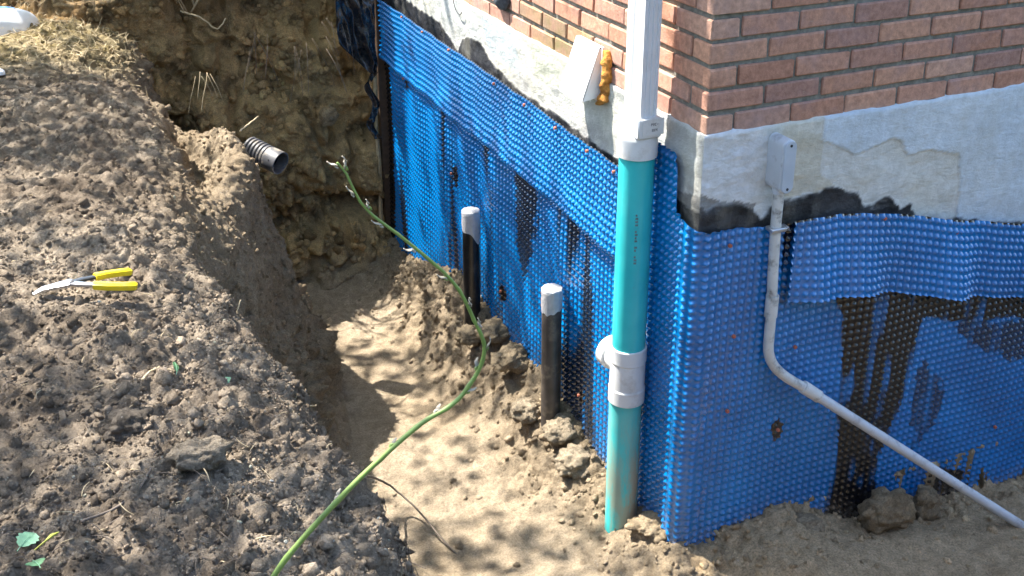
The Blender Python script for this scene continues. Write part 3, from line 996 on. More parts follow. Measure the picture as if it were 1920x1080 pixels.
for yy in (y0, y1 - .003):
    v = [(-.016, yy, zt - .006), (-.016, yy, zb + .02), (-.080, yy, zb + .010), (-.022, yy, zt - .006)]
    v += [(x, y_ + .003, z) for x, y_, z in v]
    MB().add(v, [(0, 1, 2, 3), (4, 7, 6, 5), (0, 4, 5, 1), (1, 5, 6, 2), (2, 6, 7, 3), (3, 7, 4, 0)]).build('hood_side', WHITE_ALU, vent, False)
MB().add(*slab([(-.018, y0 + .012, zt - .03), (-.018, y1 - .012, zt - .03), (-.045, y1 - .012, zb + .004), (-.045, y0 + .012, zb + .004)], .003)).build('flap', WHITE_PVC, vent, False)

def blob(center, rad, seed, sub=3, amp=.25, sc=2.2, squash=(1, 1, 1), oct_=3):
    """lumpy closed stone-like mesh (numpy icosphere) in world coords"""
    import bmesh
    bm = bmesh.new(); bmesh.ops.create_icosphere(bm, subdivisions=sub, radius=1)
    v = np.array([q_.co for q_ in bm.verts]); f = np.array([[q_.index for q_ in p.verts] for p in bm.faces]); bm.free()
    n = fbm(v[:, 0] + seed * 3.1, v[:, 1] - seed, v[:, 2] + seed * .7, 1 / sc * 2, oct_, seed)
    w = worley(v[:, 0] * 1.0 + seed, v[:, 1], v[:, 2], .55, seed)
    w2_ = worley(v[:, 0] + seed, v[:, 1] + .3, v[:, 2], .22, seed + 1)
    r = 1 + amp * n + amp * .5 * (.6 - w) + amp * .28 * (.6 - w2_) * (oct_ > 3)
    v = v * r[:, None] * np.array(squash) * rad + np.array(center)
    return v, f

n_, k_ = 60, 22
T_, A_ = np.meshgrid(np.linspace(0, 1, n_), np.linspace(0, 2 * np.pi, k_, endpoint=False), indexing='ij')
zc_ = .112 - .195 * T_; yc_ = .590 - .012 * np.sin(T_ * 5) - .010 * sstep(.55, .75, T_) + .03 * sstep(.86, 1.0, T_)
px_, py_ = np.cos(A_), np.sin(A_)
lump = worley(px_ * .018 + T_ * 0, py_ * .018, zc_, .030, 5); lump2 = worley(px_ * .018, py_ * .018, zc_, .013, 6)
R_ = (.018 + .006 * sstep(.6, .9, T_)) * np.sin(np.pi * np.clip(T_ * .96 + .02, 0, 1)) ** .25 * (1 + .75 * (.55 - lump) + .3 * (.5 - lump2) + .25 * fbm(px_, py_, zc_ * 40, .9, 3, 9))
Vf = np.stack([-.012 + R_ * px_, yc_ + R_ * 1.15 * py_, zc_], -1).reshape(-1, 3)
fb = MB(); ff = []
for i in range(n_ - 1):
    for k in range(k_):
        k2 = (k + 1) % k_; ff.append((i * k_ + k, i * k_ + k2, (i + 1) * k_ + k2, (i + 1) * k_ + k))
ff.append(tuple(range(k_))[::-1]); ff.append(tuple((n_ - 1) * k_ + k for k in range(k_)))
fb.add(Vf, ff)
foam = fb.build('foam_sealant', FOAM, None, True, 0)
tag(foam, 'lumpy orange-brown expanding foam bead along the vent hood', 'foam')

# ================================================================== CONDUIT
cd = empty('electrical_conduit', (.25, -.045, -.2))
tag(cd, 'grey plastic conduit with a round-ended fitting running down the front wall', 'conduit')
def stadium(cx, y0_, y1_, zc, w, h, n=10, bev=.004):
    pts = []
    for k in range(n + 1):
        a = math.pi * k / n; pts.append((math.cos(a), math.sin(a), 1))
    for k in range(n + 1):
        a = math.pi + math.pi * k / n; pts.append((math.cos(a), math.sin(a), -1))
    r_ = w / 2; s_ = h / 2 - r_
    v = []; rings = [(y1_, 0), (y0_ + bev, 0), (y0_, bev)]
    for (yy, inset) in rings:
        for (a, b_, sg) in pts: v.append((cx + a * (r_ - inset), yy, zc + sg * s_ + b_ * (r_ - inset)))
    N_ = len(pts); f = []
    for q_ in range(2):
        for k in range(N_):
            f.append((q_ * N_ + k, q_ * N_ + (k + 1) % N_, (q_ + 1) * N_ + (k + 1) % N_, (q_ + 1) * N_ + k))
    f.append(tuple(2 * N_ + k for k in range(N_)))
    f.append(tuple(range(N_))[::-1])
    return v, f
MB().add(*stadium(.246, -.080, -.004, -.106, .046, .172)).build('conduit_body', GREY_PVC, cd, True, 30)
cov = MB().add(*stadium(.246, -.0855, -.0795, -.106, .042, .166, bev=.0015)).build('cover', GREY_LID, cd, True, 30)
for zz in (-.037, -.175):
    sc = MB().lathe((.246, -.0853, zz), (0, -1, 0), [(0, .0045), (.0012, .0045), (.0012, .0025), (.0004, .0025), (.0004, 0)], 12).build('screw', DARK_STEEL, cov)
CX, CYY = .247, -.047
pts = [(CX, CYY, -.17), (CX, CYY, -.3), (CX + .006, CYY, -.45), (CX + .012, CYY - .002, -.58)]
MB().tube(pts, .0165, 20).build('riser', DIRTY_PVC, cd)
MB().lathe((CX, CYY, -.20), (0, 0, 1), [(0, .0165), (0, .021), (.035, .021), (.037, .018)], 24).build('hub', GREY_PVC, cd)
cpl = MB().lathe((CX + .013, CYY - .002, -.625), (0, 0, 1), [(0, .0165), (0, .0205), (.075, .0205), (.075, .0165)], 24).build('coupling', DIRTY_PVC, cd)
# bend and long straight run that leaves the wall and enters the soil
p0 = Vector((CX + .014, CYY - .002, -.60)); p1 = Vector((CX + .015, CYY - .003, -.73)); p3 = Vector((1.304, -.30, -1.608)); p2 = Vector((.43, -.078, -.93))
dirn = (p3 - p2).normalized()
bend = [p0]
c1_ = p1; m0 = Vector((CX + .010, CYY - .004, -.845)); 
for k in range(13):
    t = k / 12
    a = c1_ * (1 - t) ** 3 + Vector((CX + .018, CYY - .004, -.83)) * 3 * (1 - t) ** 2 * t + (p2 - dirn * .085) * 3 * (1 - t) * t * t + p2 * t ** 3
    bend.append(a)
MB().tube(bend, .0168, 20).build('bend', DIRTY_PVC, cd)
MB().lathe(p2 - dirn * .035, dirn, [(0, .0165), (0, .0215), (.006, .0222), (.075, .0215), (.075, .0165)], 24).build('coupling', DIRTY_PVC, cd)
MB().tube([p2 + dirn * t for t in np.linspace(0, 2.0, 12)], .0172, 20).build('run', GREY_PVC, cd)
cl = MB().box((CX - .026, CYY - .0225, -.325), (CX + .028, CYY + .018, -.311), .003).build('clamp', simple('galvanised_clamp', (.5, .5, .5), .35, .1, 30, metal=.7), cd)
MB().lathe((CX + .034, CYY - .012, -.318), (0, -1, 0), [(-.02, .007), (.004, .007), (.008, .004), (.008, 0)], 10).build('screw', STEEL, cd)

# ================================================================== STANDPIPES
def standpipe(name_label, x, y, ztop, zbot, mat, tear, lean):
    r_ = .0385
    e = empty('standpipe', (x, y, zbot))
    tag(e, name_label, 'pipe', 'capped standpipes along the side wall')
    tp = Vector((x + lean[0], y + lean[1], ztop)); bt = Vector((x, y, zbot - .25))
    ax = (tp - bt).normalized()
    MB().tube([bt + (tp - bt) * t for t in np.linspace(0, 1, 8)], r_, 28).build('pipe', mat, e, True, 50)
    # tape cap: side skirt with a torn lower edge and a wrinkled top
    u = ax.cross(Vector((.2, .9, .1))).normalized(); w = ax.cross(u)
    n = 40; v = []; f = []
    rr = random.Random(int(y * 100))
    low = [tear(2 * math.pi * k / n) for k in range(n)]
    rows = 6
    for i in range(rows + 1):
        for k in range(n):
            a = 2 * math.pi * k / n
            h = -low[k] + (low[k] + .001) * i / rows
            rad = r_ + .0016 + .0012 * math.sin(a * 7 + i * 1.7) + rr.uniform(-.0004, .0007)
            v.append(tp + ax * h + (u * math.cos(a) + w * math.sin(a)) * rad)
    for i in range(rows):
        for k in range(n):
            k2 = (k + 1) % n
            f.append((i * n + k, i * n + k2, (i + 1) * n + k2, (i + 1) * n + k))
    for ring in (.97, .6, .25):
        for k in range(n):
            a = 2 * math.pi * k / n
            v.append(tp + ax * (.004 + rr.uniform(-.001, .0015)) + (u * math.cos(a) + w * math.sin(a)) * (r_ * ring))
    for i in range(rows, rows + 3):
        for k in range(n):
            k2 = (k + 1) % n
            f.append((i * n + k, i * n + k2, (i + 1) * n + k2, (i + 1) * n + k))
    f.append(tuple((rows + 3) * n + k for k in range(n)))
    MB().add(v, f).build('tape_cap', TAPE, e, True, 55)
    return e

standpipe('black standpipe with torn silver tape cap, the farther one', -.095, 1.625, -.86, -1.40, BLACK_PIPE, lambda a: .075 + .07 * max(0, math.sin(a * 1.0 - .5)) ** 2 + .02 * math.sin(3 * a), (0, 0))
standpipe('dusty dark standpipe with silver tape cap, nearer the teal pipe', -.098, .79, -.852, -1.45, BROWN_PIPE, lambda a: .088 + .008 * math.sin(a * 2) + .004 * math.sin(a * 9), (0, .006))

# ================================================================== CORRUGATED DRAIN
cr = empty('corrugated_drain', (-1.0, 2.0, -.6))
tag(cr, 'grey corrugated drain pipe stub sticking out of the earth bank', 'drain pipe')
ctip = Vector((-.815, 2.10, -.69)); cax = Vector((.58, -.78, -.22)).normalized()
prof = []
for k in range(5):
    h0 = -.185 + k * .0195
    prof += [(h0, .046), (h0 + .004, .055), (h0 + .012, .055), (h0 + .016, .046)]
cb = MB().lathe(ctip, cax, prof + [(-.088, .046)], 32).build('corrugations', CORR, cr, True, 60)
MB().lathe(ctip, cax, [(-.09, .046), (-.086, .053), (-.076, .0535), (-.072, .050), (-.066, .053), (0, .0535), (0, .049), (-.10, .047)], 32).build('end_collar', CORR, cr)
MB().lathe(ctip - cax * .18, cax, [(0, .0), (0, .044), (.13, .044)], 24).build('bore', BLACK_VOID, cr)
for a in (.4, 2.2):
    uu = cax.cross(Vector((0, 0, 1))).normalized(); ww = uu.cross(cax)
    pp = ctip - cax * .03 + (uu * math.cos(a) + ww * math.sin(a)) * .0537
    MB().lathe(pp, (uu * math.cos(a) + ww * math.sin(a)), [(0, .004), (.0008, .004), (.0008, 0)], 8).build('slot', BLACK_VOID, cr)

# ================================================================== PLIERS
pl = empty('needle_nose_pliers', (-1.755, .30, -.275))
tag(pl, 'needle-nose pliers with yellow grips lying open on the dark bank', 'pliers')
zp = -.262
def flat_bar(pts, w, h):
    """flattened bar along pts; w half widths, h half heights"""
    v = []; f = []
    pts = [Vector(p) for p in pts]
    n = 10
    for i, p in enumerate(pts):
        t = (pts[min(i + 1, len(pts) - 1)] - pts[max(i - 1, 0)]).normalized()
        sd = Vector((0, 0, 1)).cross(t).normalized(); u_ = t.cross(sd)
        for k in range(n):
            a = 2 * math.pi * k / n
            ca, sa = math.cos(a), math.sin(a)
            ca = math.copysign(abs(ca) ** .6, ca); sa = math.copysign(abs(sa) ** .6, sa)
            v.append(p + sd * ca * w[i] + u_ * sa * h[i])
    for i in range(len(pts) - 1):
        for k in range(n):
            k2 = (k + 1) % n; f.append((i * n + k, i * n + k2, (i + 1) * n + k2, (i + 1) * n + k))
    f.append(tuple(range(n))[::-1]); f.append(tuple((len(pts) - 1) * n + k for k in range(n)))
    return v, f
T0 = Vector((-1.848, .318, zp - .012)); PV = Vector((-1.755, .318, zp)); 
J1 = Vector((-1.690, .350, zp - .008)); E1 = Vector((-1.594, .392, zp - .030))
J2 = Vector((-1.698, .290, zp - .004)); E2 = Vector((-1.590, .268, zp - .018))
MB().add(*flat_bar([T0 + Vector((0, .002, 0)), T0.lerp(PV, .3) + Vector((0, .014, .003)), T0.lerp(PV, .7) + Vector((0, .010, .002)), PV + Vector((0, .006, .002))], [.0015, .004, .008, .012], [.002, .004, .006, .006])).build('jaw', STEEL, pl)
MB().add(*flat_bar([T0 + Vector((.002, -.003, 0)), T0.lerp(PV, .3) + Vector((0, .004, .001)), T0.lerp(PV, .7) + Vector((0, -.004, .001)), PV + Vector((0, -.006, .001))], [.0015, .004, .007, .011], [.002, .004, .006, .006])).build('jaw', STEEL, pl)
MB().lathe(PV + Vector((0, 0, .004)), (0, 0, 1), [(0, .012), (.004, .012), (.006, .009), (.006, 0)], 16).build('pivot', STEEL, pl)
MB().add(*flat_bar([PV + Vector((-.012, -.004, 0)), PV.lerp(J1, .5) + Vector((0, .004, 0)), J1 + (E1 - J1) * .15], [.011, .010, .007], [.005, .005, .004])).build('handle_arm', DARK_STEEL, pl)
MB().add(*flat_bar([PV + Vector((-.012, .004, .003)), PV.lerp(J2, .5) + Vector((0, -.003, .002)), J2 + (E2 - J2) * .15], [.011, .010, .007], [.005, .005, .004])).build('handle_arm', STEEL, pl)
def grip(a, b, bow):
    sd = Vector((0, 0, 1)).cross((b - a).normalized())
    pts = [a, a.lerp(b, .06), a.lerp(b, .35) + sd * bow, a.lerp(b, .7) + sd * bow * .7, a.lerp(b, .95), b]
    return flat_bar(pts, [.012, .0150, .0140, .0140, .0140, .009], [.008, .0095, .0095, .0095, .0095, .006])
MB().add(*grip(J1, E1, .004)).build('grip', YELLOW, pl)
MB().add(*grip(J2, E2, -.004)).build('grip', YELLOW, pl)

# ================================================================== GREEN CANE
def catmull(pts, n=8):
    pts = [Vector(p) for p in pts]; out = []
    for i in range(len(pts) - 1):
        a = pts[max(i - 1, 0)]; b = pts[i]; c = pts[i + 1]; d = pts[min(i + 2, len(pts) - 1)]
        for k in range(n):
            t = k / n
            out.append(.5 * ((2 * b) + (c - a) * t + (2 * a - 5 * b + 4 * c - d) * t * t + (3 * b - a - 3 * c + d) * t ** 3))
    out.append(pts[-1]); return out
cane = empty('green_cane', (-1.56, -1.03, -.36))
tag(cane, 'green arching bramble cane reaching up over the trench from the bottom edge', 'plant stem')
CP = [(-1.60, -1.03, -.40), (-1.506, -1.0, -.264), (-1.359, -1.0, -.118), (-1.239, -1.0, -.031), (-1.148, -1.0, .010), (-1.112, -1.0, .082), (-1.126, -1.0, .154), (-1.182, -1.0, .257), (-1.274, -1.0, .357), (-1.315, -1.0, .41), (-1.350, -1.0, .478)]
cp = catmull(CP, 10)
rk = random.Random(4); kx = [Vector((rk.uniform(-1, 1), 0, rk.uniform(-1, 1))) * .0042 for _ in range(30)]
cp = [p + kx[i // 6].lerp(kx[i // 6 + 1], (i % 6) / 6) for i, p in enumerate(cp)]
nr = len(cp)
MB().tube(cp, [(.0056 - .0039 * (i / nr)) * (1.14 if i % 6 == 0 else 1.0) for i in range(nr)], 14).build('stem', CANE, cane, True, 0)
rr = random.Random(8)
for k in (18, 26, 34, 41, 46, 52, 58, 63, 69, 75, 81, 87, 92, 97, 99):
    p = cp[k]; t = (cp[min(k + 1, nr - 1)] - cp[k - 1]).normalized()
    sd = t.cross(Vector((-.37, -.84, .38))).normalized() * rr.choice((-1, 1))
    big = .007 + rr.uniform(0, .009)
    curl = rr.uniform(-.6, .6)
    pts = [p + sd * .003, p + sd * big * .45 + t * .004, p + sd * big * .9 + t * (.010 + .004 * curl), p + sd * big * (1.0 - .2 * curl) + t * (.017 + .006 * curl)]
    pts = catmull(pts, 4)
    MB().add(*flat_bar(pts, [.0016 + .0026 * math.sin(math.pi * min(1, (i + 1) / len(pts))) for i in range(len(pts))], [.0008] * len(pts))).build('withered_sheath', SHEATH, cane)
    MB().add(*flat_bar([p - t * .004 + sd * .0045, p + sd * .0065, p + t * .005 + sd * .005], [.0025, .003, .002], [.0012] * 3)).build('bud', SHEATH if rr.random() < .7 else CANE, cane)

# ================================================================== LEAVES ON THE BANK
def leaf_mesh(L, W, serr=.12, bend=.2, seed=0):
    r = random.Random(seed); n = 9; v = []; f = []
    for i in range(n + 1):
        t = i / n
        w = W * math.sin(math.pi * min(1, t * .93 + .05)) ** .75 * (1 + (serr if i % 2 else -serr))
        zc = -bend * L * (t - .4) ** 2
        for j, q_ in enumerate((-1, -.5, 0, .5, 1)):
            v.append((t * L - L / 2, q_ * w, zc + .14 * abs(q_) * w + r.uniform(-.0005, .0005)))
    for i in range(n):
        for j in range(4): f.append((i * 5 + j, i * 5 + j + 1, (i + 1) * 5 + j + 1, (i + 1) * 5 + j))
    m_ = len(v); v += [(a, b_, c - .0006) for a, b_, c in v]
    f += [tuple(q_ + m_ for q_ in g)[::-1] for g in f]
    return v, f
def leaf(name, loc, rot, L, W, mat, label, group=None, stalk=True):
    e = empty(name, loc); tag(e, label, 'leaf', group)
    v, f = leaf_mesh(L, W, seed=int(loc[0] * 1000))
    R_ = Matrix.Rotation(rot[2], 3, 'Z') @ Matrix.Rotation(rot[1], 3, 'Y') @ Matrix.Rotation(rot[0], 3, 'X')
    MB().add([R_ @ Vector(p) + Vector(loc) for p in v], f).build('blade', mat, e, True, 0)
    if stalk:
        pts = [R_ @ Vector((x, 0, z)) + Vector(loc) for x, z in ((L * .42, .0012), (L * -.1, .0022), (L * -.5, .0005), (L * -.75, -.004))]
        MB().tube(pts, [.0004, .0007, .0009, .0007], 6).build('midrib', LEAF_PALE, e)
    return e
leaf('leaf', (-1.894, -.711, gz(-1.894, -.711) + .012), (.25, .1, 1.0), .045, .019, LEAF_PALE, 'pale green leaf at the lower left, above the corner leaf')
leaf('leaf', (-1.884, -.795, gz(-1.884, -.795) + .012), (.1, .35, 1.9), .040, .016, LEAF, 'green leaf in the bottom left corner, below the paler one')
leaf('leaf', (-1.556, -.174, gz(-1.556, -.174) + .016), (.8, -.5, 1.6), .028, .009, LEAF, 'small bright green leaf beside a clod in the middle of the bank')
leaf('leaf', (-1.450, -.20, gz(-1.450, -.20) + .012), (.2, -.2, .5), .032, .011, LEAF_PALE, 'small pale green leaf near the bank edge above the trench')
sp = empty('yellow_sprig', (-1.865, -.735, gz(-1.865, -.735) + .01)); tag(sp, 'thin yellow-green sprig beside the pale leaf at lower left', 'sprig')
p = Vector(sp.location)
MB().tube([p + Vector((-.02, -.01, 0)), p + Vector((.0, .0, .006)), p + Vector((.022, .016, .004))], [.0012, .0016, .0008], 6).build('stalk', LEAF_YEL, sp)
MB().add(*flat_bar([p + Vector((.0, .0, .007)), p + Vector((.012, .010, .009)), p + Vector((.024, .018, .005))], [.001, .004, .001], [.0007] * 3)).build('blade', LEAF_YEL, sp)

# ================================================================== ROOTS AND TWIGS
def root(label, pts, r0, r1, mat=ROOT, name='root', cat='root', lift=None, branches=()):
    e = empty(name, pts[0]); tag(e, label, cat)
    c = catmull(pts, 7); n = len(c)
    c = [q_ + Vector((random.uniform(-1, 1), random.uniform(-1, 1), random.uniform(-1, 1))) * r0 * .35 for q_ in c]
    MB().tube(c, [r0 + (r1 - r0) * i / (n - 1) for i in range(n)], 8).build('stem', mat, e, True, 0)
    for b_ in branches:
        cb_ = catmull(b_, 5); nb = len(cb_)
        MB().tube(cb_, [r0 * .55 + (r1 * .6 - r0 * .55) * i / (nb - 1) for i in range(nb)], 6).build('side_root', mat, e, True, 0)
    return e
root('long grey root arching from the bank down onto the trench floor', [(-1.20, .20, -1.05), (-1.10, .34, -1.10), (-.98, .52, -1.24), (-.83, .72, -1.45), (-.735, .70, -1.55), (-.665, .46, -1.60), (-.63, .38, -1.64)], .0055, .003)
root('short grey root stub poking from the bank below the long root', [(-1.16, .24, -1.16), (-1.08, .36, -1.2), (-.96, .56, -1.38)], .005, .003)
root('forked grey root hanging low from the bank face', [(-1.15, .22, -1.22), (-1.06, .36, -1.25), (-.93, .58, -1.48), (-.87, .62, -1.585)], .006, .0025, branches=([(-1.0, .47, -1.37), (-.92, .50, -1.5), (-.85, .52, -1.6)],))
root('thin root fibre on the shaded floor at the bottom edge', [(-.92, .50, -1.60), (-.86, .45, -1.585), (-.78, .36, -1.59)], .002, .0015)
root('pale broken twig lying across the bank edge', [(-1.16, .52, -.93), (-1.10, .60, -.985), (-1.045, .70, -1.06)], .004, .0025, STRAW, 'twig', 'twig')
root('pale straight twig projecting from the ledge above the drain stub', [(-.985, 2.06, -.50), (-.94, 2.10, -.49), (-.885, 2.15, -.475)], .004, .003, STRAW, 'twig', 'twig')
root('thin hooked twig at the bank edge below the pliers', [(-1.35, .36, -.52), (-1.325, .44, -.53), (-1.29, .50, -.50)], .003, .0018, STRAW, 'twig', 'twig')
root('stubby brown twig standing beside the small bright leaf', [(-1.578, -.20, gz(-1.578, -.2) - .02), (-1.576, -.185, gz(-1.578, -.2) + .012), (-1.580, -.165, gz(-1.578, -.2) + .03)], .006, .005, ROOT, 'twig', 'twig')
root('grey root lying flat on the bank toward the lower left', [(-1.80, -.70, gz(-1.8, -.7) + .006), (-1.74, -.66, gz(-1.74, -.66) + .008), (-1.69, -.62, gz(-1.69, -.62) + .008), (-1.66, -.56, gz(-1.66, -.56) + .004)], .003, .002)
root('straw-coloured stick on the dark bank above the big clod', [(-1.635, -.20, gz(-1.635, -.20) + .008), (-1.615, -.165, gz(-1.615, -.165) + .01), (-1.59, -.13, gz(-1.59, -.13) + .008)], .003, .002, STRAW, 'twig', 'twig')

# roots and dry stalks at the cut end of the trench
def hang(label, p, spread, n, L, mat, seed, name='root_tuft', cat='roots', down=1.0, rad=.0022):
    r = random.Random(seed); e = empty(name, p); tag(e, label, cat)
    for k in range(n):
        q0 = Vector(p) + Vector((r.uniform(-1, 1) * spread, r.uniform(-.3, .3) * spread, r.uniform(-.4, .4) * spread))
        l = L * r.uniform(.5, 1.1); dx = r.uniform(-.45, .45); dy = -r.uniform(.15, .5)
        pts = [q0, q0 + Vector((dx * .3, dy * .6, -.25 * down)) * l, q0 + Vector((dx * .7, dy * .9, -.6 * down)) * l, q0 + Vector((dx, dy, -1.0 * down)) * l]
        MB().tube(catmull(pts, 4), [rad * r.uniform(.7, 1.2)] * 12 + [rad * .4], 5).build('strand', mat, e, True, 0)
    return e
hang('bundle of pale dry roots hanging over the ledge corner', (-.985, 3.0, -.50), .04, 6, .20, STRAW, 31, rad=.0015)
hang('dark root fringe hanging in the middle of the ochre cut end', (-.40, 3.06, -.40), .12, 7, .24, ROOT, 32, rad=.0013)
hang('fine roots dangling from the cut end beside the black plastic', (-.27, 3.06, -.30), .08, 6, .28, ROOT, 33, rad=.0011)
hang('thin roots trailing down the shaded left part of the cut end', (-.70, 3.12, -.38), .14, 6, .26, ROOT, 34, rad=.0011)
hang('upright dry stalks growing on top of the cut end', (-1.03, 3.40, -.24), .10, 9, .55, STRAW, 35, 'dry_stalks', 'stalks', -1.0, .005)
hang('grey woody stems rising behind the straw-covered ground', (-1.22, 3.55, -.25), .10, 6, .6, ROOT, 36, 'woody_stems', 'stems', -1.0, .007)
root('pale bent root lying over the rim of the cut end', [(-1.02, 3.30, -.24), (-.93, 3.24, -.27), (-.86, 3.22, -.33), (-.81, 3.22, -.28)], .005, .003, STRAW)

# ================================================================== BOARD, STAKE, BLACK PLASTIC at the far end of the membrane
bd_ = MB().box((-.062, 3.035, -2.0), (-.004, 3.075, .25), .004).build('wooden_board', WOOD_DARK)
tag(bd_, 'dark wet upright board at the far end of the membrane', 'board')
stake = MB().tube([(-.083 + .004 * math.sin(k * 1.3), 3.04 + .003 * math.sin(k), -1.9 + k * .12) for k in range(19)], [.0115 + .002 * math.sin(k * 2.1) for k in range(19)], 5).build('wooden_stake', WOOD_PALE, None, True, 20)
tag(stake, 'thin pale wooden stake beside the dark upright board', 'stake')
def film(label, x0, x1, z0, z1, y, seed, shape):
    n, m_ = 46, 46; v = []; f = []
    U, W = np.meshgrid(np.linspace(0, 1, n), np.linspace(0, 1, m_), indexing='ij')
    Xf = x0 + (x1 - x0) * U; Zf = z0 + (z1 - z0) * W
    Xf, Zf = shape(Xf, Zf, U, W)
    rd = 1 - np.abs(fbm(Xf * 1.6, Zf * .8 + Xf, U * 0, .14, 3, seed)) * 2.2
    Yf = y - .045 * rd - .02 * fbm(Xf, Zf, U * 0, .05, 2, seed + 3)
    V = np.stack([Xf, Yf, Zf], -1).reshape(-1, 3)
    ii, jj = np.meshgrid(np.arange(n - 1), np.arange(m_ - 1), indexing='ij')
    q_ = np.stack([ii * m_ + jj, (ii + 1) * m_ + jj, (ii + 1) * m_ + jj + 1, ii * m_ + jj + 1], -1).reshape(-1, 4)
    V2 = V + np.array([0, .002, 0]); k = len(V)
    me = mesh_np('black_plastic', np.concatenate([V, V2]), np.concatenate([q_, q_[:, ::-1] + k]), True)
    o = link('plastic_film', me, BLACK_FILM); tag(o, label, 'plastic film'); return o
film('crumpled black plastic film hanging beside the far end of the membrane', -.28, -.075, -.60, .15, 3.04, 91,
     lambda X_, Z_, U, W: (X_ + .11 * (1 - U) * np.clip((-.42 - Z_) / .18, 0, 1) * 1.5, Z_))
film('narrow torn strip of black plastic below the hanging sheet', -.125, -.085, -.98, -.60, 3.05, 95,
     lambda X_, Z_, U, W: (X_ + .02 * np.sin(Z_ * 30), Z_))

# ================================================================== SACK
def sack(label, c, rx, ry, h, seed, name='plastic_sack', blue=True):
    n, m_ = 40, 14
    e = empty(name, c); tag(e, label, 'sack')
    v = []; f = []
    for i in range(m_ + 1):
        t = i / m_
        for k in range(n):
            a = 2 * math.pi * k / n
            rad = math.cos(t * math.pi / 2) ** .55
            w = 1 + .10 * math.sin(3 * a + seed) + .05 * math.sin(7 * a + 2 * t)
            v.append((c[0] + rx * rad * w * math.cos(a), c[1] + ry * rad * w * math.sin(a), c[2] + h * math.sin(t * math.pi / 2) ** .8 * (1 + .06 * math.sin(4 * a + seed))))
    for i in range(m_):
        for k in range(n):
            k2 = (k + 1) % n; f.append((i * n + k, i * n + k2, (i + 1) * n + k2, (i + 1) * n + k))
    f.append(tuple(m_ * n + k for k in range(n)))
    MB().add(v, f).build('sheet', SACK, e, True, 0)
    if blue:
        MB().tube([(c[0] + rx * .62 * math.cos(a), c[1] + ry * .62 * math.sin(a), c[2] + h * .93) for a in np.linspace(.1, 2.4, 20)], .012, 8).build('blue_edge', SACK_BLUE, e)
    return e
sack('white plastic sack with a blue edge at the top left of the bank', (-1.93, 3.30, -.28), .21, .15, .125, 1)
sack('small white plastic scrap on the bank below the larger sack', (-1.915, 2.62, -.285), .045, .04, .022, 4, 'plastic_scrap', False)

# ================================================================== SMALL THINGS ON THE SIDE WALL
rag, f = blob((-.012, 1.46, .115), .045, 5, 3, .5, squash=(.5, 1.2, .9))
o = MB().add(rag, [tuple(q_) for q_ in f]).build('crumpled_rag', simple('dark_grey_rag', (.06, .07, .085), .8, .5, 60), None, True, 0)
tag(o, 'dark crumpled rag stuffed into the brickwork at the top edge', 'rag')
wr = MB().tube(catmull([(-.008, 2.02, .03), (-.02, 1.98, -.01), (-.022, 1.94, -.045), (-.022, 1.90, -.05), (-.02, 1.88, -.035)], 6), .0022, 6).build('wire', BLACK_PIPE)
tag(wr, 'thin dark wire hooked over the foundation under the rag', 'wire')

# ================================================================== CLODS AND STONES
def clod(label, c, r, seed, sq=(1.2, 1.05, .7), colr=(.33, .27, .19), name='soil_clod', cat='clod', mat=None, amp=.62, sub=4):
    v, f = blob((0, 0, 0), r, seed, 4, amp, squash=sq, oct_=5)
    if mat is None:
        k = worley(v[:, 0], v[:, 1], v[:, 2], r * .34, seed + 3); k2 = worley(v[:, 0], v[:, 1], v[:, 2], r * .15, seed + 4)
        v = v * (1 + .32 * (.55 - k) + .15 * (.55 - k2))[:, None]
    me = mesh_np(name, v, f)
    n = fbm(v[:, 0], v[:, 1], v[:, 2], r * .4, 3, seed)
    vcol(me, 'soil', np.array(colr) * (1 + .35 * n[:, None]))
    o = link(name, me, mat or SOIL); o.location = (c[0], c[1], c[2] - .2 * r)
    tag(o, label, cat); return o
HU = (.17, .145, .12); TAN = (.40, .33, .24)
clod('large dark rounded clod in the middle of the near bank', (-1.684, -.37, gz(-1.684, -.37) + .012), .042, 101, colr=HU)
clod('large pale crusty clod on the near bank, nearest the bottom', (-1.565, -.575, gz(-1.565, -.575) + .012), .040, 102, (1.2, 1, .8), (.34, .285, .22))
clod('brown clod lodged against the foot of the teal pipe', (-.03, .095, -1.445), .062, 103, colr=(.42, .33, .22))
clod('big angular brown clod under the grey conduit', (.80, -.12, -1.49), .085, 104, (1.1, .8, .9), (.42, .32, .20), amp=.5)
clod('smaller brown clod behind the conduit at the wall', (1.02, -.10, -1.54), .055, 105, (.9, .8, 1.2), (.40, .31, .20))
clod('pale crumbly clod heaped at the foot of the nearer standpipe', (-.10, .70, -1.405), .055, 106, colr=TAN)
clod('pale clod with a dark hollow between standpipe and teal pipe', (-.105, .55, -1.46), .060, 107, colr=TAN)
clod('tan clod just left of the nearer standpipe', (-.15, .90, -1.43), .05, 108, colr=TAN)
clod('dark brown clod at the membrane right of the farther standpipe', (-.075, 1.42, -1.35), .065, 109, colr=(.33, .265, .18))
clod('dark clod beside the base of the farther standpipe', (-.16, 1.50, -1.40), .05, 110, colr=(.33, .265, .18))
clod('brown clod on the heap halfway between the standpipes', (-.10, 1.17, -1.35), .06, 111, colr=(.35, .28, .19))
clod('smooth beige stone half buried at the bottom edge', (-.175, -.05, -1.535), .045, 112, (1.2, .9, .6), name='stone', cat='stone', mat=STONE, amp=.08)
clod('small round clod on the right-hand heap by the corner', (.46, -.10, -1.47), .04, 113, colr=(.42, .33, .22))
clod('flat pale stone set in the cut end above the floor', (-.335, 3.10, -.83), .05, 114, (1, .6, 1.1), (.38, .28, .16), 'stone', 'stone', amp=.2)

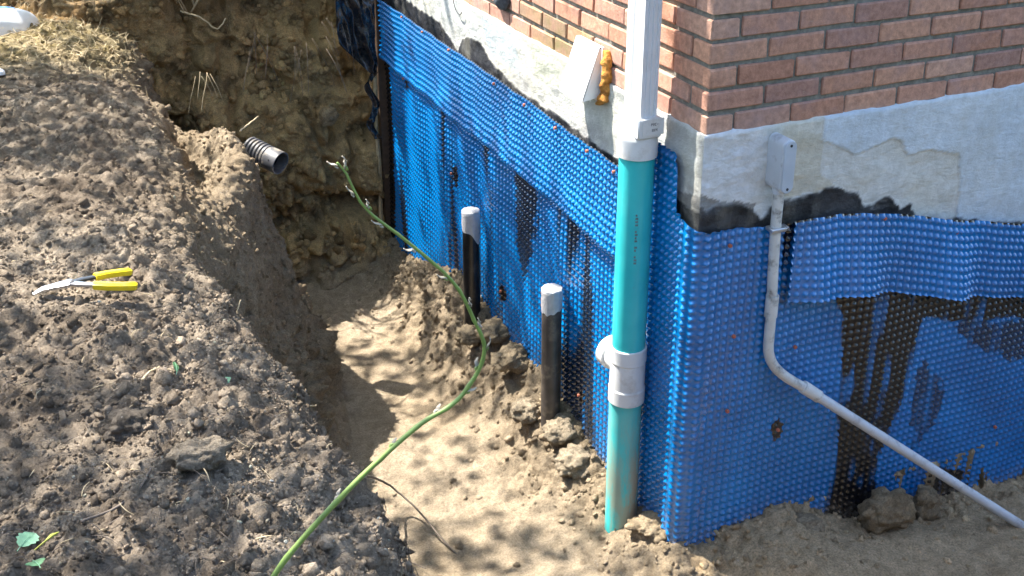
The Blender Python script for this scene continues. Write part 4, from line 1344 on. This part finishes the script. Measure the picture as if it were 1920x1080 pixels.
# ================================================================== LOOSE CRUMBS (stuff)
def crumbs(name, label, npts, weight, rmin, rmax, tint, power=2.6, seed=1, sink=.25, jitc=.3, octa=False, src=None):
    r = np.random.default_rng(seed)
    if src is None:
        w = (weight * area_w)[inner].ravel().astype(np.float64); w /= w.sum()
        idx = r.choice(len(w), npts, p=w)
        base = P[inner][idx]; nn = NF[inner][idx]; cc = C[inner][idx]
    else:
        w = weight.ravel().astype(np.float64); w /= w.sum()
        idx = r.choice(len(w), npts, p=w)
        base = src[0].reshape(-1, 3)[idx]; nn = src[1].reshape(-1, 3)[idx]; cc = src[2].reshape(-1, 3)[idx]
    g = (1 + 5 ** .5) / 2
    iv = np.array([(-1, g, 0), (1, g, 0), (-1, -g, 0), (1, -g, 0), (0, -1, g), (0, 1, g), (0, -1, -g), (0, 1, -g), (g, 0, -1), (g, 0, 1), (-g, 0, -1), (-g, 0, 1)]) / math.sqrt(1 + g * g)
    if octa:
        iv = np.array([(1, 0, 0), (-1, 0, 0), (0, 1, 0), (0, -1, 0), (0, 0, 1), (0, 0, -1)], float)
    fi = np.array([(0, 2, 4), (2, 1, 4), (1, 3, 4), (3, 0, 4), (2, 0, 5), (1, 2, 5), (3, 1, 5), (0, 3, 5)]) if octa else np.array([(0, 11, 5), (0, 5, 1), (0, 1, 7), (0, 7, 10), (0, 10, 11), (1, 5, 9), (5, 11, 4), (11, 10, 2), (10, 7, 6), (7, 1, 8), (3, 9, 4), (3, 4, 2), (3, 2, 6), (3, 6, 8), (3, 8, 9), (4, 9, 5), (2, 4, 11), (6, 2, 10), (8, 6, 7), (9, 8, 1)])
    rad = rmin + (rmax - rmin) * r.random(npts) ** power
    sc = r.uniform(.5, 1.3, (npts, 1, 3))
    jit = r.uniform(.55, 1.35, (npts, len(iv), 1))
    q_ = r.normal(size=(npts, 4)); q_ /= np.linalg.norm(q_, axis=1, keepdims=True)
    w_, x_, y_, z_ = q_.T
    Rm = np.stack([1 - 2 * (y_ * y_ + z_ * z_), 2 * (x_ * y_ - z_ * w_), 2 * (x_ * z_ + y_ * w_), 2 * (x_ * y_ + z_ * w_), 1 - 2 * (x_ * x_ + z_ * z_), 2 * (y_ * z_ - x_ * w_), 2 * (x_ * z_ - y_ * w_), 2 * (y_ * z_ + x_ * w_), 1 - 2 * (x_ * x_ + y_ * y_)], -1).reshape(-1, 3, 3)
    v = np.einsum('nij,nkj->nki', Rm, iv[None] * jit * sc) * rad[:, None, None]
    pos = base + nn * (rad * (1 - 2 * sink))[:, None] + r.uniform(-.003, .003, (npts, 3))
    v = v + pos[:, None]
    f = fi[None] + (np.arange(npts) * len(iv))[:, None, None]
    me = mesh_np(name, v.reshape(-1, 3), f.reshape(-1, 3), False)
    k = (1 + r.uniform(-jitc, jitc * 1.4, (npts, 1)))
    colr = np.clip(cc * np.array(tint) * k, 0, .8)
    vcol(me, 'soil', np.repeat(colr, len(iv), 0))
    o = link(name, me, SOIL)
    tag(o, label, kind='stuff'); return o

NF = grid_normals(P)
area_w = np.gradient(GX)[:, None] * np.gradient(GY)[None, :] / np.maximum(np.abs(N[..., 2]), .12)
seen = ((X < .05) | (Y < .05)) & (X > -2.4) & (Y > -1.25) & (Y < 4.2)
near = 1 + 2.5 * sstep(1.5, -.6, Y)
crumbs('soil_crumbs', 'loose dark humus crumbs scattered over the bank', 29000, z_top * seen * near * (X > -2.25) * (.25 + np.clip(c1 + .4, 0, 1)), .0018, .0075, (1.1, 1.08, 1.06), 2.2, 1, .35, .4, True)
crumbs('soil_clods', 'bigger crumbly lumps lying over the bank', 2200, z_top * seen * near * (X > -2.25), .006, .019, (1.0, .99, .98), 2.2, 9, .45)
crumbs('soil_crumbs', 'tan crumbs and clods along the foot of the walls', 7000, (z_heap * (GDW < .4) + .03 * z_floor) * seen * (X < 1.8), .002, .018, (1.05, 1.04, 1.03), 4.5, 2, .45)
crumbs('soil_crumbs', 'crumbs clinging to the steep bank face', 7000, z_face * seen * (X < .05), .0025, .015, (1.05, 1.03, 1.0), 4.0, 3, .4)
EP = np.stack([EX, EY2, EZ2], -1)
en = grid_normals(EP); en = np.where(en[..., 1:2] > 0, -en, en)
crumbs('soil_crumbs', 'crumbly lumps stuck on the ochre cut end', 4500, (np.clip(.35 + ec2 + ec1, .02, 1) * (EZ < etp)), .004, .034, (1.05, 1.03, 1.0), 3.0, 12, .45, .35, False, (EP, en, EC))
crumbs('pebbles', 'small pale grey pebbles scattered over the bank', 1300, z_top * seen * near * (X > -2.25), .002, .006, (2.2, 2.2, 2.2), 2.5, 4, .25)

# dry litter on the bank: thin curved fibres
def litter(name, label, n, weight, L0, L1, rad, mat, seed, lay=1.0):
    r = np.random.default_rng(seed)
    w = (weight * area_w)[inner].ravel().astype(np.float64); w /= w.sum()
    idx = r.choice(len(w), n, p=w)
    base = P[inner][idx]; nn = NF[inner][idx]
    d = r.normal(size=(n, 3)); d -= nn * (d * nn).sum(1, keepdims=True) * lay; d /= np.linalg.norm(d, axis=1, keepdims=True)
    s = np.cross(d, nn); s /= np.linalg.norm(s, axis=1, keepdims=True) + 1e-9
    L = r.uniform(L0, L1, n)[:, None]; bow = r.uniform(-.25, .25, n)[:, None]
    ts = np.linspace(-.5, .5, 5); V = []
    for t in ts:
        c_ = base + nn * (.004 + .003 * (1 - 4 * t * t)) + d * L * t + s * L * bow * (1 - 4 * t * t)
        rr_ = rad * (1 - .5 * abs(t) * 2)
        V += [c_ + s * rr_, c_ - s * rr_ * .5 + nn * rr_ * .87, c_ - s * rr_ * .5 - nn * rr_ * .87]
    V = np.stack(V, 1)
    f = []
    for i in range(4):
        for k in range(3):
            k2 = (k + 1) % 3; f.append((i * 3 + k, i * 3 + k2, (i + 1) * 3 + k2, (i + 1) * 3 + k))
    f = np.array(f)[None] + (np.arange(n) * 15)[:, None, None]
    me = mesh_np(name, V.reshape(-1, 3), f.reshape(-1, 4))
    o = link(name, me, mat); tag(o, label, kind='stuff'); return o
litter('root_fibres', 'fine grey root fibres mixed into the dark bank', 800, z_top * seen * near * (X > -2.2) * (Y < 2.6), .015, .06, .0011, ROOT, 5)
litter('straw_litter', 'dry straw and grass litter on the ground at the upper left', 2600, z_far * seen + .4 * z_end * (P[..., 2] > -.55) * (X < -.85), .03, .11, .0018, STRAW, 6, .6)
litter('straw_bits', 'few pale straw bits on the bank', 160, z_top * seen * near * (X > -2.2) * (Y < 2.2), .015, .045, .0014, STRAW, 7)
# ================================================================== ADDED HEDGES, unseen, put in to block low sky light
def added_hedge(label, a, b, h, w, n, seed):
    a = Vector(a); b = Vector(b); e = empty('added_hedge', a.lerp(b, .5)); tag(e, label, 'added_hedge', 'added hedges out of view')
    r = np.random.default_rng(seed)
    d = (b - a); L = d.length; d.normalize(); sd = Vector((-d.y, d.x, 0))
    t = r.random(n); u = r.uniform(-1, 1, n); z = r.random(n)
    prof = w * (.55 + .45 * np.sin(np.pi * np.clip(z * .9 + .08, 0, 1))) * (1 + .25 * np.sin(t * L * 2.1 + seed))
    top = h * (1 + .14 * np.sin(t * L * 1.3 + seed) + .08 * np.sin(t * L * 3.7))
    side = np.sign(u) * np.abs(u) ** .35 * prof
    c = np.array(a) + np.outer(t * L, np.array(d)) + np.outer(side, np.array(sd)); c[:, 2] = a.z + z * top
    q = r.normal(size=(n, 3)); q /= np.linalg.norm(q, axis=1, keepdims=True)
    p2 = np.cross(q, r.normal(size=(n, 3))); p2 /= np.linalg.norm(p2, axis=1, keepdims=True)
    l = r.uniform(.10, .2, n)[:, None]
    V = np.stack([c - q * l, c + p2 * l * .5, c + q * l, c - p2 * l * .5], 1)
    me = mesh_np('foliage', V.reshape(-1, 3) - np.array(e.location), np.arange(n * 4).reshape(-1, 4))
    link('foliage', me, ADDED_HEDGE, e)
    for k in range(9):
        p = a.lerp(b, (k + .5) / 9)
        MB().tube([p - Vector((0, 0, .2)), p + Vector((.1, .1, h * .4)), p + Vector((-.05, .1, h * .8))], [.06, .045, .02], 7).build('stem', BARK, e)
    return e
ADDED_HEDGE = simple('added_hedge_foliage', (.045, .08, .02), .6, .5, 2)
added_hedge('added unseen hedgerow behind the camera, blocking low sky light', (-8, -7.0, -.35), (9, -7.0, -.35), 4.6, .9, 9000, 1)
added_hedge('added unseen hedgerow beside the camera, blocking low sky light', (-7.0, -7.5, -.35), (-7.0, 3.0, -.35), 4.2, .9, 6000, 2)

# ==== TREE ======================================================== the tree up-sun whose crown dapples the light
# openness of the crown seen along the sunbeams (0 dense .. 9 gap), in cells of 0.06 m
CROWN_GAPS = """
...................................................................................
...................................................................................
..............2....................................................................
..............222..................................................................
...............22.2................................................................
..............22222................................................................
.............2.222.2...............................................................
.............22222222..............................................................
..............22222222.............................................................
...........2..2222.222.............................................................
.............2222.222222...........................................................
.............22222222222...........................................................
............22222222222222.........................................................
.............22222222222222........................................................
..............22222222288288.......................................................
.............2222222222228888......................................................
..............2.22222222288882.....................................................
...............222222225888828.....................................................
...............222222225588228888..................................................
...............2222222255582888888.................................................
................2222225555588888882................................................
................22222255555588822444...............................................
.................22225555555585222444..............................................
.................222225555555555224411.............................................
.................22223.3555555552241111............................................
..................22333.8455555521111111...........................................
.................277733338455511111111111..........................................
...............7.77.7733388455111111111111.........................................
..............27777777733888455111111111111........................................
..............7277.7777723888455111111111111.......................................
...........8822277777777338888451111111111111......................................
...........88822777777733338888541111111111111.....................................
......84888888222777777333388888441111111111111....................................
......744488882222777733333388888411111111111111...................................
.....77777738882222777333337888888411111111111111..................................
.....277777788882222223333377888888411111111111114.................................
.....2777728888822222223333773888888411111111111144................................
......772228888882222223333377288888811111111111444................................
.......72..78888822222233333337788888811111111114444...............................
...........778888822222233333277778888841111111144444..............................
........7.77778882212222333332777777778841111114444444.............................
.........7777788822512222333327777777775844144144444444............................
..........7777788825512222333277777777777787444477444444...........................
...........7777782215152222332777777777777227744777444446..........................
............7777781115511223337777777777772237777777444466.........................
.............7777771115515222327777777777722334777774446666........................
.............77777711155512222377777777777233328477774446666.......................
..............77777711155122222777777777773333328444444446666......................
...............77777711151122222777777777733333338444444486666.....................
................777777111112222227777777773333333.844444488666.....................
.................99777711112222999777777723333333.3844888888666....................
..................999777111222299997777722233333...4844888888666...................
...................99977711126222999777744233333....44448888556664.................
....................9997771126622699977744443333.....54448855554422................
....................9999777122666669877244444433.....354445555442222...............
.....................99997772226666998824444444.......544444444422222..............
......................999977722666699998444444.........544444444222222.............
.......................99997772666999999444444..........544444422222222............
........................999979926699999984444............544444422222222...........
.........................9999999269999998444..............544444222222222..........
.........................9999999966999994444..............254442222222222..........
..........................999999996999994444................54222222222222.........
...........................9999999969999222.................25222222222222.........
............................99999999999922..................72522222222222.........
.............................9999999999922...................325222222222..........
..............................999999999922....................2222222222...........
...............................9999999992.......................33322222...........
...............................9999999992.........................33222............
................................999999992............................2.............
.................................99999992..........................................
..................................999999...........................................
...................................99999...........................7...............
....................................9999...........................................
.....................................9.9...........................................
.....................................9.............................................
...................................................................................
...................................................................................
...................................................................................
...................................................................................
...................................................................................
...................................................................................
...................................................................................
...................................................................................
""".strip().split("\n")
CELL = 0.06; CP0 = -2.4; CQ0 = -4.4
LV = SUN_TRAVEL
E1 = LV.cross(Vector((0, 0, 1))).normalized(); E2 = E1.cross(LV).normalized()
tree = empty('shade_tree', (-4.6, 6.6, gz(-4.6, 6.6)))
tag(tree, 'broad leafy tree behind the bank that dapples the trench with shade', 'tree')
rt = np.random.default_rng(77)
cells = []
nr_, nc_ = len(CROWN_GAPS), len(CROWN_GAPS[0])
for j in range(-12, nr_ + 34):
    for i in range(-22, nc_ + 14):
        ch = CROWN_GAPS[j][i] if 0 <= j < nr_ and 0 <= i < nc_ else '.'
        g = (.16 if j > 62 else .42) if ch == '.' else int(ch) / 9
        g = min(max(g, .09), 1)
        lam = -math.log(g) * 1.9
        cells.append((i, j, rt.poisson(lam)))
lp = []
for i, j, n in cells:
    for _ in range(n):
        p_ = CP0 + (i + rt.random()) * CELL; q_ = CQ0 + (j + rt.random()) * CELL
        lp.append(E1 * p_ + E2 * q_ - LV * (4.0 + 2.2 * rt.random() ** 1.2))
lp = np.array([tuple(v) for v in lp])
lp = lp[~((lp[:, 0] > -.5) & (lp[:, 1] > -.5) & (lp[:, 2] < 3.7))]
nl = len(lp)
Ls = rt.uniform(.055, .095, nl)[:, None]; Ws = Ls * rt.uniform(.26, .34, nl)[:, None]
dd = rt.normal(size=(nl, 3)) * np.array([1, 1, .45]); dd /= np.linalg.norm(dd, axis=1, keepdims=True)
upv = rt.normal(size=(nl, 3)) * .45 + np.array([0, 0, 1.0])
sd_ = np.cross(dd, upv); sd_ /= np.linalg.norm(sd_, axis=1, keepdims=True)
nn_ = np.cross(sd_, dd)
V = np.stack([lp - dd * Ls * .5, lp - dd * Ls * .12 + sd_ * Ws + nn_ * Ws * .25, lp + dd * Ls * .22 + sd_ * Ws * .8 + nn_ * Ws * .2, lp + dd * Ls * .5,
              lp + dd * Ls * .22 - sd_ * Ws * .8 + nn_ * Ws * .2, lp - dd * Ls * .12 - sd_ * Ws + nn_ * Ws * .25], 1)
F = (np.array([(0, 1, 2, 3), (0, 3, 4, 5)])[None] + (np.arange(nl) * 6)[:, None, None]).reshape(-1, 4)
me = mesh_np('crown', V.reshape(-1, 3) - np.array(tree.location), F)
TM = Mat('tree_foliage', (.05, .1, .02), .5, .4)
TM.base(TM.ramp(TM.noise(3, 3), [(.3, (.035, .075, .015)), (.7, (.075, .13, .03))]))
tl = TM.node('ShaderNodeBsdfTranslucent'); tl.inputs[0].default_value = (.20, .27, .05, 1)
mx = TM.node('ShaderNodeMixShader'); mx.inputs[0].default_value = .5
TM.l.new(TM.b.outputs[0], mx.inputs[1]); TM.l.new(tl.outputs[0], mx.inputs[2]); TM.l.new(mx.outputs[0], TM.n['Material Output'].inputs[0])
crown = link('crown', me, TM.m, tree)
base_t = Vector(tree.location)
fork = Vector((-4.0, 6.0, 2.6))
MB().tube(catmull([base_t - Vector((0, 0, .3)), base_t + Vector((.05, -.05, .6)), base_t.lerp(fork, .6) + Vector((.1, .05, 0)), fork], 5), [.24, .21, .19, .18, .175, .17, .165, .16, .155, .15, .145, .14, .135, .13, .12, .11], 14).build('trunk', BARK, tree, True, 0)
rl = random.Random(12)
far_l = lp[(lp @ np.array(E2)) < -3.3]
for k in range(10):
    tgt = Vector(far_l[rl.randrange(len(far_l))])
    mid_ = fork.lerp(tgt, .5) + Vector((rl.uniform(-.3, .3), rl.uniform(-.3, .3), rl.uniform(.2, .7)))
    pts = catmull([fork + Vector((0, 0, -.15)), fork.lerp(mid_, .5) + Vector((0, 0, .2)), mid_, tgt], 5)
    MB().tube(pts, [.05 * (1 - i / len(pts)) + .006 for i in range(len(pts))], 7).build('limb', BARK, tree, True, 0)
